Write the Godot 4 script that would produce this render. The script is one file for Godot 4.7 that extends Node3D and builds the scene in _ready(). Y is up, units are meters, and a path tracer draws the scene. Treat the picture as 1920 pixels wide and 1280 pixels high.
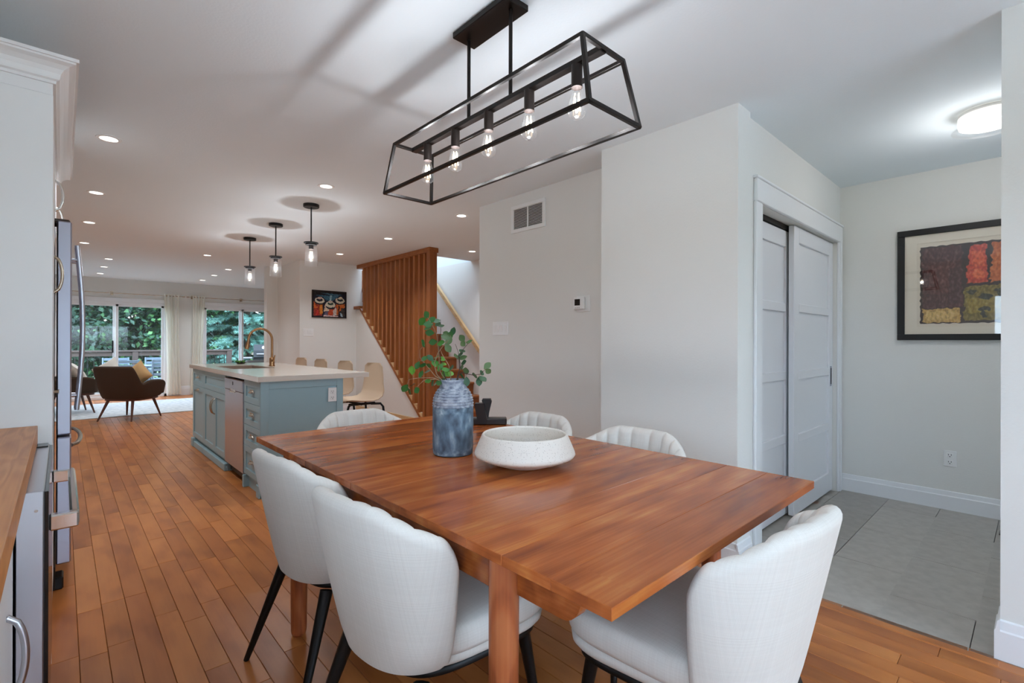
extends Node3D
# Open-plan dining room, kitchen and living room. Metres, y up, -z runs down the room towards the garden doors.

const CEIL := 2.47
const EYE := Vector3(0, 1.2, 0)
var M := {}
var rng := RandomNumberGenerator.new()
var used := {}

# ------------------------------------------------------------------ mesh builder
class MB:
	var v := PackedVector3Array()
	var n := PackedVector3Array()
	var t := PackedVector2Array()
	var ix := PackedInt32Array()
	func vert(p: Vector3, nn: Vector3, uv := Vector2.ZERO) -> int:
		v.append(p); n.append(nn); t.append(uv)
		return v.size() - 1
	func face(a: int, b: int, c: int) -> void:
		var g := (v[b] - v[a]).cross(v[c] - v[a])
		if g.length_squared() < 1e-18: return
		if g.dot(n[a] + n[b] + n[c]) > 0.0:
			ix.append(a); ix.append(c); ix.append(b)
		else:
			ix.append(a); ix.append(b); ix.append(c)
	func tri(a: Vector3, b: Vector3, c: Vector3, out: Vector3) -> void:
		var g := (b - a).cross(c - a).normalized()
		if g.dot(out) < 0.0: g = -g
		face(vert(a, g, Vector2(0, 0)), vert(b, g, Vector2(1, 0)), vert(c, g, Vector2(1, 1)))
	func quad(a: Vector3, b: Vector3, c: Vector3, d: Vector3, out: Vector3) -> void:
		var g := (c - a).cross(d - b).normalized()
		if g.dot(out) < 0.0: g = -g
		var i := vert(a, g, Vector2(0, 1))
		vert(b, g, Vector2(1, 1)); vert(c, g, Vector2(1, 0)); vert(d, g, Vector2(0, 0))
		face(i, i + 1, i + 2); face(i, i + 2, i + 3)
	func box(lo: Vector3, hi: Vector3, bev := 0.0, xf := Transform3D.IDENTITY) -> MB:
		var c := (lo + hi) * 0.5
		var h := (hi - lo).abs() * 0.5
		bev = minf(bev, minf(h.x, minf(h.y, h.z)) * 0.95)
		for ax in 3:
			var a1 := (ax + 1) % 3
			var a2 := (ax + 2) % 3
			for s: float in [-1.0, 1.0]:
				var q := []
				for k in [[-1, -1], [1, -1], [1, 1], [-1, 1]]:
					var p := Vector3.ZERO
					p[ax] = h[ax] * s
					p[a1] = (h[a1] - bev) * k[0]
					p[a2] = (h[a2] - bev) * k[1]
					q.append(xf * (c + p))
				var o := Vector3.ZERO
				o[ax] = s
				quad(q[0], q[1], q[2], q[3], xf.basis * o)
		if bev > 0.0:
			for ax in 3:
				var a1 := (ax + 1) % 3
				var a2 := (ax + 2) % 3
				for s1: float in [-1.0, 1.0]:
					for s2: float in [-1.0, 1.0]:
						var q := []
						for k in [[-1, 0], [1, 0], [1, 1], [-1, 1]]:
							var p := Vector3.ZERO
							p[ax] = (h[ax] - bev) * k[0]
							p[a1] = (h[a1] - (0.0 if k[1] == 0 else bev)) * s1
							p[a2] = (h[a2] - (bev if k[1] == 0 else 0.0)) * s2
							q.append(xf * (c + p))
						var o := Vector3.ZERO
						o[a1] = s1; o[a2] = s2
						quad(q[0], q[1], q[2], q[3], xf.basis * o)
			for sx: float in [-1.0, 1.0]:
				for sy: float in [-1.0, 1.0]:
					for sz: float in [-1.0, 1.0]:
						var s := Vector3(sx, sy, sz)
						tri(xf * (c + Vector3(h.x * sx, (h.y - bev) * sy, (h.z - bev) * sz)), xf * (c + Vector3((h.x - bev) * sx, h.y * sy, (h.z - bev) * sz)), xf * (c + Vector3((h.x - bev) * sx, (h.y - bev) * sy, h.z * sz)), xf.basis * s)
		return self
	# smooth sheet of points rows[i][j]; closed joins the last column to the first
	func sheet(rows: Array, closed := false, flip := false) -> MB:
		var nr := rows.size()
		var nc: int = rows[0].size()
		var base := v.size()
		for i in nr:
			for j in nc:
				var p: Vector3 = rows[i][j]
				var jn := (j + 1) % nc if closed else mini(j + 1, nc - 1)
				var jp := (j - 1 + nc) % nc if closed else maxi(j - 1, 0)
				var du: Vector3 = rows[i][jn] - rows[i][jp]
				var dv: Vector3 = rows[mini(i + 1, nr - 1)][j] - rows[maxi(i - 1, 0)][j]
				var g := du.cross(dv)
				if g.length_squared() < 1e-16:
					var ii := 1 if i == 0 else (nr - 2 if i == nr - 1 else i)
					du = rows[ii][jn] - rows[ii][jp]
					dv = rows[mini(ii + 1, nr - 1)][j] - rows[maxi(ii - 1, 0)][j]
					g = du.cross(dv)
				g = g.normalized()
				vert(p, -g if flip else g, Vector2(float(j) / nc, float(i) / nr))
		for i in nr - 1:
			for j in (nc if closed else nc - 1):
				var a := base + i * nc + j
				var b := base + i * nc + (j + 1) % nc
				var c := base + (i + 1) * nc + (j + 1) % nc
				var d := base + (i + 1) * nc + j
				face(a, b, c); face(a, c, d)
		return self
	func disc(center: Vector3, axis: Vector3, r: float, seg := 16) -> MB:
		var ax := axis.normalized()
		var e1 := ax.cross(Vector3.UP if absf(ax.y) < 0.9 else Vector3.RIGHT).normalized()
		var e2 := ax.cross(e1)
		var c0 := vert(center, ax)
		var first := v.size()
		for k in seg:
			var a := TAU * k / seg
			vert(center + (e1 * cos(a) + e2 * sin(a)) * r, ax)
		for k in seg:
			face(c0, first + k, first + (k + 1) % seg)
		return self
	func tube(pts: Array, r, seg := 10, caps := true) -> MB:
		var rows := []
		var e1 := Vector3.ZERO
		for i in pts.size():
			var d: Vector3 = (pts[mini(i + 1, pts.size() - 1)] - pts[maxi(i - 1, 0)]).normalized()
			if i == 0:
				e1 = d.cross(Vector3.UP if absf(d.y) < 0.9 else Vector3.RIGHT).normalized()
			else:
				e1 = (e1 - d * e1.dot(d)).normalized()
			var e2 := d.cross(e1)
			var rad: float = r[i] if r is Array else r
			var row := []
			for k in seg:
				var a := TAU * k / seg
				row.append(pts[i] + (e1 * cos(a) + e2 * sin(a)) * rad)
			rows.append(row)
		sheet(rows, true, true)
		# make sure side normals point out
		var b0: int = v.size() - rows.size() * seg
		if n[b0].dot(v[b0] - pts[0]) < 0.0:
			for k in range(b0, v.size()): n[k] = -n[k]
			var m := ix.size() - (rows.size() - 1) * seg * 6
			for k in range(m, ix.size(), 3):
				var s := ix[k + 1]; ix[k + 1] = ix[k + 2]; ix[k + 2] = s
		if caps:
			disc(pts[0], pts[0] - pts[1], r[0] if r is Array else r, seg)
			disc(pts[-1], pts[-1] - pts[-2], r[-1] if r is Array else r, seg)
		return self
	# lathe about a vertical axis; prof is [r, y] pairs
	func lathe(prof: Array, seg := 24, at := Vector3.ZERO, hard := false) -> MB:
		if hard:
			for i in prof.size() - 1:
				lathe([prof[i], prof[i + 1]], seg, at)
			return self
		var rows := []
		for p in prof:
			var row := []
			for k in seg:
				var a := TAU * k / seg
				row.append(at + Vector3(cos(a) * p[0], p[1], sin(a) * p[0]))
			rows.append(row)
		var b0 := v.size()
		var i0 := ix.size()
		sheet(rows, true)
		# orientation: profile runs upwards on the outside
		var flip := false
		for i in prof.size():
			var k := b0 + i * seg
			if prof[i][0] > 1e-4:
				var d: Array = prof[mini(i + 1, prof.size() - 1)]
				var e: Array = prof[maxi(i - 1, 0)]
				var want := Vector3(d[1] - e[1], -(d[0] - e[0]), 0)
				if want.length() > 1e-6:
					flip = n[k].dot(want) < 0.0
					break
		if flip:
			for k in range(b0, v.size()): n[k] = -n[k]
			for k in range(i0, ix.size(), 3):
				var s := ix[k + 1]; ix[k + 1] = ix[k + 2]; ix[k + 2] = s
		return self
	# polygon in (a, b) pushed along depth; map turns (a, b, depth) into a point
	func prism(poly: PackedVector2Array, d0: float, d1: float, to: Callable) -> MB:
		var tr := Geometry2D.triangulate_polygon(poly)
		var o1: Vector3 = to.call(0.0, 0.0, d1) - to.call(0.0, 0.0, d0)
		for k in range(0, tr.size(), 3):
			var a := poly[tr[k]]; var b := poly[tr[k + 1]]; var c := poly[tr[k + 2]]
			tri(to.call(a.x, a.y, d0), to.call(b.x, b.y, d0), to.call(c.x, c.y, d0), -o1)
			tri(to.call(a.x, a.y, d1), to.call(b.x, b.y, d1), to.call(c.x, c.y, d1), o1)
		var cw := Geometry2D.is_polygon_clockwise(poly)
		for k in poly.size():
			var a := poly[k]; var b := poly[(k + 1) % poly.size()]
			var e := b - a
			var o := Vector2(-e.y, e.x) if cw else Vector2(e.y, -e.x)
			var w: Vector3 = to.call(o.x, o.y, 0.0) - to.call(0.0, 0.0, 0.0)
			quad(to.call(a.x, a.y, d0), to.call(b.x, b.y, d0), to.call(b.x, b.y, d1), to.call(a.x, a.y, d1), w)
		return self
	func mesh() -> ArrayMesh:
		var arr := []
		arr.resize(Mesh.ARRAY_MAX)
		arr[Mesh.ARRAY_VERTEX] = v
		arr[Mesh.ARRAY_NORMAL] = n
		arr[Mesh.ARRAY_TEX_UV] = t
		arr[Mesh.ARRAY_INDEX] = ix
		var m := ArrayMesh.new()
		m.add_surface_from_arrays(Mesh.PRIMITIVE_TRIANGLES, arr)
		return m

# ------------------------------------------------------------------ node helpers
func numbered(called: String) -> String:
	if not used.has(called):
		used[called] = 0
		return called
	used[called] += 1
	return "%s_%03d" % [called, used[called]]

func tag(o: Node, label: String, category := "", group := "") -> Node:
	o.set_meta("label", label)
	if category: o.set_meta("category", category)
	if group: o.set_meta("group", group)
	return o

func thing(called: String, label: String, category: String, at := Vector3.ZERO, turn := 0.0, group := "") -> Node3D:
	var o := Node3D.new()
	o.name = numbered(called)
	add_child(o)
	o.position = at
	o.rotation.y = turn
	tag(o, label, category, group)
	return o

func put(called: String, me: Mesh, mat: Material, parent: Node) -> MeshInstance3D:
	var o := MeshInstance3D.new()
	o.mesh = me
	o.material_override = mat
	if parent == self: o.name = numbered(called)
	else: o.name = called
	parent.add_child(o, true)
	return o

func obj(called: String, mb: MB, mat: Material, parent: Node) -> MeshInstance3D:
	return put(called, mb.mesh(), mat, parent)

func struct(called: String, mb: MB, mat: Material, parent: Node = self) -> MeshInstance3D:
	var o := obj(called, mb, mat, parent)
	if parent == self: o.set_meta("kind", "structure")
	return o

func copy(o: Node3D, at: Vector3, turn := 0.0, label := "", group := "") -> Node3D:
	var c: Node3D = o.duplicate()
	var nm := String(o.name)
	if nm.length() > 4 and nm[-4] == "_": nm = nm.substr(0, nm.length() - 4)
	c.name = numbered(nm)
	add_child(c)
	c.position = at
	c.rotation.y = turn
	if label: c.set_meta("label", label)
	if group: c.set_meta("group", group)
	return c

func B(lo: Vector3, hi: Vector3, bev := 0.0) -> MB:
	return MB.new().box(lo, hi, bev)

func V(x: float, y: float, z: float) -> Vector3:
	return Vector3(x, y, z)

# ------------------------------------------------------------------ materials
func mat(color: Color, rough := 0.6, metal := 0.0) -> StandardMaterial3D:
	var m := StandardMaterial3D.new()
	m.albedo_color = color
	m.roughness = rough
	m.metallic = metal
	return m

func c8(r: int, g: int, b: int) -> Color:
	return Color(r / 255.0, g / 255.0, b / 255.0)

func noise_image(size: int, freq: float, octaves: int, sd: int, type := FastNoiseLite.TYPE_SIMPLEX_SMOOTH) -> Image:
	var f := FastNoiseLite.new()
	f.noise_type = type
	f.seed = sd
	f.frequency = freq
	f.fractal_octaves = octaves
	return f.get_seamless_image(size, size)

func ramp(img: Image, stops: Array) -> ImageTexture:
	# stops: [[position, Color], ...]
	var g := Gradient.new()
	var off := PackedFloat32Array()
	var cols := PackedColorArray()
	for s in stops:
		off.append(s[0]); cols.append(s[1])
	g.offsets = off
	g.colors = cols
	var lut := []
	for k in 256: lut.append(g.sample(k / 255.0))
	var w := img.get_width()
	var h := img.get_height()
	img.convert(Image.FORMAT_L8)
	var src := img.get_data()
	var data := PackedByteArray()
	data.resize(w * h * 3)
	for k in w * h:
		var c: Color = lut[src[k]]
		data[k * 3] = int(c.r * 255); data[k * 3 + 1] = int(c.g * 255); data[k * 3 + 2] = int(c.b * 255)
	return ImageTexture.create_from_image(Image.create_from_data(w, h, false, Image.FORMAT_RGB8, data))

func tex_of(img: Image) -> ImageTexture:
	return ImageTexture.create_from_image(img)

# grain: fibres run along v; fine lines across u with slow wander
func grain_image(size: int, sd: int, rings: float, wob: float, fine: float, band := 0.30) -> Image:
	var slow := noise_image(size, 0.008, 2, sd)
	var fib := noise_image(size, 0.11, 2, sd + 7)
	var blot := noise_image(size, 0.010, 3, sd + 13)
	slow.convert(Image.FORMAT_L8); fib.convert(Image.FORMAT_L8); blot.convert(Image.FORMAT_L8)
	var s := slow.get_data(); var f := fib.get_data(); var b := blot.get_data()
	var out := PackedByteArray()
	out.resize(size * size)
	for y in size:
		for x in size:
			var k := y * size + x
			# bands wander slowly along the fibre; the sine keeps the tile seamless
			var a := s[k] / 255.0
			var ring := 0.5 + 0.5 * sin(TAU * (rings * x / size + wob * a))
			ring = ring * ring * (3.0 - 2.0 * ring)
			var fx := f[((y >> 4) % size) * size + x] / 255.0
			var val := band * ring + fine * fx + (1.0 - band - fine) * (b[k] / 255.0)
			out[k] = int(clampf(val, 0.0, 1.0) * 255.0)
	return Image.create_from_data(size, size, false, Image.FORMAT_L8, out)

func tri_mat(m: StandardMaterial3D, scale: Vector3, world := false, offset := Vector3.ZERO) -> StandardMaterial3D:
	m.uv1_triplanar = true
	m.uv1_world_triplanar = world
	m.uv1_scale = scale
	m.uv1_offset = offset
	m.uv1_triplanar_sharpness = 6.0
	return m

func bump(m: StandardMaterial3D, tex: Texture2D, scale: float) -> StandardMaterial3D:
	m.heightmap_enabled = true
	m.heightmap_texture = tex
	m.heightmap_scale = scale
	return m

func glow(color: Color, energy: float) -> StandardMaterial3D:
	var m := mat(color, 0.5)
	m.emission_enabled = true
	m.emission = color
	m.emission_energy_multiplier = energy
	return m

func glass(tint: Color, alpha := 0.06) -> StandardMaterial3D:
	var m := mat(Color(tint.r, tint.g, tint.b, alpha), 0.02)
	m.transparency = BaseMaterial3D.TRANSPARENCY_ALPHA
	return m

func weave_image(size: int, sd: int) -> Image:
	var r := RandomNumberGenerator.new()
	r.seed = sd
	var rowv := []; var colv := []
	for k in size:
		rowv.append(r.randf()); colv.append(r.randf())
	var out := PackedByteArray()
	out.resize(size * size)
	for y in size:
		for x in size:
			var over := ((x >> 1) + (y >> 1)) % 2 == 0
			var val: float = (0.55 + 0.4 * colv[x >> 1]) if over else (0.35 + 0.4 * rowv[y >> 1])
			out[y * size + x] = int(clampf(val + 0.1 * r.randf(), 0, 1) * 255)
	return Image.create_from_data(size, size, false, Image.FORMAT_L8, out)

func make_materials() -> void:
	var orange_peel := tex_of(noise_image(256, 0.08, 3, 5))
	M.wall = bump(tri_mat(mat(c8(232, 230, 224), 0.85), V(3, 3, 3), true), orange_peel, 0.03)
	M.ceiling = bump(tri_mat(mat(c8(236, 243, 245), 0.95), V(3, 3, 3), true), orange_peel, 0.03)
	M.trim = mat(c8(240, 240, 240), 0.35)
	M.door = mat(c8(236, 236, 238), 0.4)
	M.white_cab = mat(c8(236, 236, 234), 0.4)
	M.plastic = mat(c8(240, 239, 236), 0.35)
	M.slot = mat(c8(30, 28, 26), 0.6)
	M.black = mat(c8(14, 13, 13), 0.45, 0.3)
	M.bronze = mat(c8(26, 20, 17), 0.4, 0.5)
	M.socket = mat(c8(40, 31, 27), 0.45, 0.4)
	M.black_gloss = mat(c8(12, 12, 13), 0.12)
	M.steel = mat(c8(196, 198, 206), 0.3, 1.0)
	M.steel_soft = mat(c8(178, 178, 190), 0.42, 1.0)
	M.chrome = mat(c8(225, 222, 218), 0.1, 1.0)
	M.nickel = mat(c8(190, 176, 158), 0.25, 1.0)
	M.brass = mat(c8(168, 128, 90), 0.28, 1.0)
	M.glass = glass(Color(1, 1, 1), 0.002)
	M.window_glass = glass(c8(215, 235, 232), 0.02)
	M.window_glass.metallic_specular = 0.3
	M.quartz = mat(c8(224, 212, 198), 0.12)
	M.blue_cab = mat(c8(154, 182, 188), 0.45)
	M.tile_dark = mat(c8(28, 26, 24), 0.9)
	M.vent_dark = mat(c8(70, 68, 66), 0.9)
	# floor boards
	var maple := ramp(grain_image(256, 21, 1.0, 0.7, 0.12), [[0.0, c8(170, 112, 66)], [0.5, c8(208, 146, 90)], [1.0, c8(224, 164, 106)]])
	M.boards = []
	var tints := [c8(236, 208, 180), c8(226, 198, 170), c8(242, 216, 188), c8(220, 190, 164), c8(232, 202, 174), c8(224, 196, 164), c8(238, 208, 180), c8(214, 182, 158)]
	for k in tints.size():
		var b := tri_mat(mat(tints[k], 0.28), V(2.2, 2.2, 0.8), true, V(k * 0.37, 0, k * 0.23))
		b.albedo_texture = maple
		b.metallic_specular = 0.42
		M.boards.append(b)
	M.subfloor = mat(c8(58, 34, 22), 0.8)
	# foyer tiles
	var stone := ramp(noise_image(256, 0.02, 4, 33), [[0.0, c8(168, 160, 150)], [0.5, c8(178, 170, 160)], [1.0, c8(187, 180, 170)]])
	M.tiles = []
	for k in 4:
		var b := tri_mat(mat(Color(1, 1, 1).darkened(0.03 * k), 0.32), V(2.3, 2.3, 2.3), true, V(k * 0.4, 0, k * 0.31))
		b.albedo_texture = stone
		M.tiles.append(b)
	# table top boards
	M.table = []
	for k in 5:
		var tx := ramp(grain_image(384, 60 + k * 11, 1.0, 0.9, 0.22, 0.22), [[0.0, c8(124, 58, 26)], [0.35, c8(164, 84, 38)], [0.55, c8(184, 98, 46)], [0.8, c8(204, 122, 60)], [1.0, c8(222, 154, 86)]])
		var b := tri_mat(mat(Color(1, 1, 1).darkened([0.0, 0.1, 0.05, 0.16, 0.02][k]), 0.2), V(0.55, 2.6, 2.6), true, V(k * 0.29, 0, k * 0.41))
		# turn the fibres so that they run along x
		b.metallic_specular = 0.42
		b.albedo_texture = turned(tx)
		M.table.append(b)
	var legw := ramp(grain_image(256, 91, 2.0, 2.0, 0.25), [[0.0, c8(120, 58, 30)], [0.5, c8(172, 92, 52)], [1.0, c8(196, 120, 74)]])
	M.table_leg = tri_mat(mat(Color(1, 1, 1), 0.35), V(6, 0.9, 6))
	M.table_leg.albedo_texture = legw
	# lighter oak of the stairs, darker slats
	var oak := ramp(grain_image(256, 41, 3.0, 2.0, 0.3), [[0.0, c8(148, 92, 46)], [0.5, c8(168, 106, 54)], [1.0, c8(182, 120, 64)]])
	M.slats = []
	for k in 4:
		var b := tri_mat(mat([c8(240, 226, 212), c8(230, 212, 196), c8(248, 236, 222), c8(234, 214, 198)][k], 0.45), V(5, 0.6, 5), true, V(k * 0.3, k * 0.2, 0))
		b.albedo_texture = oak
		M.slats.append(b)
	M.oak = tri_mat(mat(c8(235, 220, 205), 0.45), V(5, 5, 0.8), true)
	M.oak.albedo_texture = oak
	M.oak_light = tri_mat(mat(c8(255, 250, 240), 0.5), V(5, 5, 0.8), true)
	M.oak_light.albedo_texture = ramp(grain_image(128, 47, 3.0, 2.0, 0.3), [[0.0, c8(196, 160, 116)], [1.0, c8(226, 196, 156)]])
	M.butcher = tri_mat(mat(c8(250, 236, 222), 0.4), V(5, 5, 0.8), true)
	M.butcher.albedo_texture = ramp(grain_image(256, 44, 3.0, 2.0, 0.25), [[0.0, c8(176, 116, 66)], [0.6, c8(206, 146, 90)], [1.0, c8(224, 170, 114)]])
	# fabrics
	var weave := tex_of(weave_image(256, 3))
	var linen := ramp(weave_image(256, 4), [[0.0, c8(192, 183, 172)], [0.5, c8(218, 210, 200)], [1.0, c8(232, 226, 217)]])
	M.linen = bump(tri_mat(mat(Color(1, 1, 1), 0.95), V(8, 8, 8)), weave, 0.05)
	M.linen.albedo_texture = linen
	M.linen.rim_enabled = true
	M.linen.rim = 0.2
	M.brown_wool = bump(tri_mat(mat(c8(66, 48, 34), 0.95), V(6, 6, 6)), weave, 0.1)
	M.grey_wool = bump(tri_mat(mat(c8(120, 118, 116), 0.95), V(6, 6, 6)), weave, 0.1)
	M.pillow_white = bump(tri_mat(mat(c8(232, 226, 214), 0.95), V(6, 6, 6)), weave, 0.1)
	M.pillow_tan = bump(tri_mat(mat(c8(200, 160, 110), 0.95), V(6, 6, 6)), weave, 0.1)
	M.rug = bump(tri_mat(mat(Color(1, 1, 1), 1.0), V(1.2, 1.2, 1.2), true), weave, 0.2)
	M.rug.albedo_texture = ramp(noise_image(256, 0.03, 3, 71), [[0.0, c8(176, 182, 186)], [0.5, c8(206, 209, 210)], [1.0, c8(226, 226, 224)]])
	M.curtain = mat(c8(250, 248, 241), 0.95)
	M.curtain.backlight_enabled = true
	M.curtain.backlight = c8(196, 192, 178)
	M.walnut_leg = mat(c8(88, 50, 36), 0.4)
	M.shell = mat(c8(218, 190, 160), 0.55)
	M.bowl = tri_mat(mat(Color(1, 1, 1), 0.55), V(3, 3, 3))
	M.bowl.albedo_texture = speckle(256, 9, c8(230, 220, 208), c8(104, 82, 62), 1300)
	M.dark_wood = mat(c8(30, 18, 14), 0.35)
	# glazed vase
	var glaze := ramp(noise_image(256, 0.018, 5, 83), [[0.0, c8(58, 68, 80)], [0.35, c8(84, 102, 118)], [0.6, c8(108, 128, 144)], [0.8, c8(140, 158, 170)], [1.0, c8(190, 200, 206)]])
	M.vase = bump(mat(Color(1, 1, 1), 0.6), tex_of(noise_image(256, 0.06, 4, 84)), 0.1)
	M.vase.uv1_scale = V(2, 0.8, 1)
	M.vase.albedo_texture = glaze
	M.vase_neck = bump(tri_mat(mat(Color(1, 1, 1), 0.7), V(5, 5, 5)), tex_of(noise_image(256, 0.06, 4, 84)), 0.1)
	M.vase_neck.albedo_texture = ramp(noise_image(256, 0.03, 5, 85), [[0.0, c8(84, 92, 108)], [0.5, c8(150, 156, 168)], [1.0, c8(205, 208, 212)]])
	M.leaf = []
	for c in [c8(46, 96, 40), c8(64, 122, 44), c8(96, 150, 52), c8(40, 82, 46), c8(84, 108, 66)]:
		var l := mat(c, 0.45)
		l.backlight_enabled = true
		l.backlight = c.darkened(0.5)
		M.leaf.append(l)
	M.twig = mat(c8(150, 120, 92), 0.7)
	M.twig_dark = mat(c8(78, 56, 48), 0.7)
	# outside
	M.deck = tri_mat(mat(c8(150, 140, 130), 0.8), V(4, 4, 0.6), true)
	M.deck.albedo_texture = ramp(grain_image(128, 52, 3.0, 1.0, 0.3), [[0.0, c8(150, 138, 128)], [1.0, c8(215, 206, 198)]])
	M.rail_wood = mat(c8(84, 68, 60), 0.8)
	M.patio = mat(c8(112, 126, 138), 0.5)
	M.grass = tri_mat(mat(Color(1, 1, 1), 1.0), V(0.5, 0.5, 0.5), true)
	M.grass.albedo_texture = ramp(noise_image(128, 0.05, 4, 97), [[0.0, c8(52, 84, 40)], [1.0, c8(104, 138, 66)]])
	M.bark = mat(c8(72, 58, 48), 0.95)

func turned(tx: ImageTexture) -> ImageTexture:
	var im := tx.get_image()
	im.rotate_90(CLOCKWISE)
	return ImageTexture.create_from_image(im)

func speckle(size: int, sd: int, base: Color, dot: Color, count: int) -> ImageTexture:
	var r := RandomNumberGenerator.new()
	r.seed = sd
	var im := Image.create(size, size, false, Image.FORMAT_RGB8)
	im.fill(base)
	for k in count:
		var c := base.lerp(dot, r.randf_range(0.3, 1.0))
		im.set_pixel(r.randi() % size, r.randi() % size, c)
	return ImageTexture.create_from_image(im)

# ------------------------------------------------------------------ scene
func _ready() -> void:
	rng.seed = 11
	make_camera_and_light()
	make_materials()
	build_shell()
	build_floor()
	build_trim_and_doors()
	build_windows()
	build_stairs()
	build_table()
	build_chairs()
	build_chandelier()
	build_island()
	build_kitchen_left()
	build_lights()
	build_wall_things()
	build_table_things()
	build_living()
	build_outside()

func make_camera_and_light() -> void:
	var yaw := deg_to_rad(42.74)
	var pitch := deg_to_rad(0.03)
	var roll := deg_to_rad(0.17)
	var f := V(sin(yaw) * cos(pitch), sin(pitch), -cos(yaw) * cos(pitch))
	var r := V(cos(yaw), 0, sin(yaw))
	var u := r.cross(f)
	var r2 := r * cos(roll) + u * sin(roll)
	var u2 := u * cos(roll) - r * sin(roll)
	var cam := Camera3D.new()
	cam.name = "camera"
	cam.fov = rad_to_deg(2.0 * atan(640.0 / 914.0))
	cam.near = 0.02
	cam.far = 300.0
	cam.transform = Transform3D(Basis(r2, u2, -f), EYE)
	add_child(cam)
	cam.current = true
	var sky_mat := ProceduralSkyMaterial.new()
	sky_mat.sky_top_color = c8(190, 216, 244)
	sky_mat.sky_horizon_color = c8(204, 226, 246)
	sky_mat.ground_bottom_color = c8(90, 96, 84)
	sky_mat.ground_horizon_color = c8(200, 206, 206)
	sky_mat.sky_energy_multiplier = 2.5
	sky_mat.ground_energy_multiplier = 1.2
	var sky := Sky.new()
	sky.sky_material = sky_mat
	var e := Environment.new()
	e.background_mode = Environment.BG_SKY
	e.sky = sky
	e.ambient_light_source = Environment.AMBIENT_SOURCE_SKY
	e.tonemap_mode = Environment.TONE_MAPPER_LINEAR
	e.tonemap_exposure = 1.3
	e.sdfgi_enabled = true
	e.ssao_enabled = true
	e.ssil_enabled = true
	var we := WorldEnvironment.new()
	we.name = "world_environment"
	we.environment = e
	add_child(we)

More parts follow.
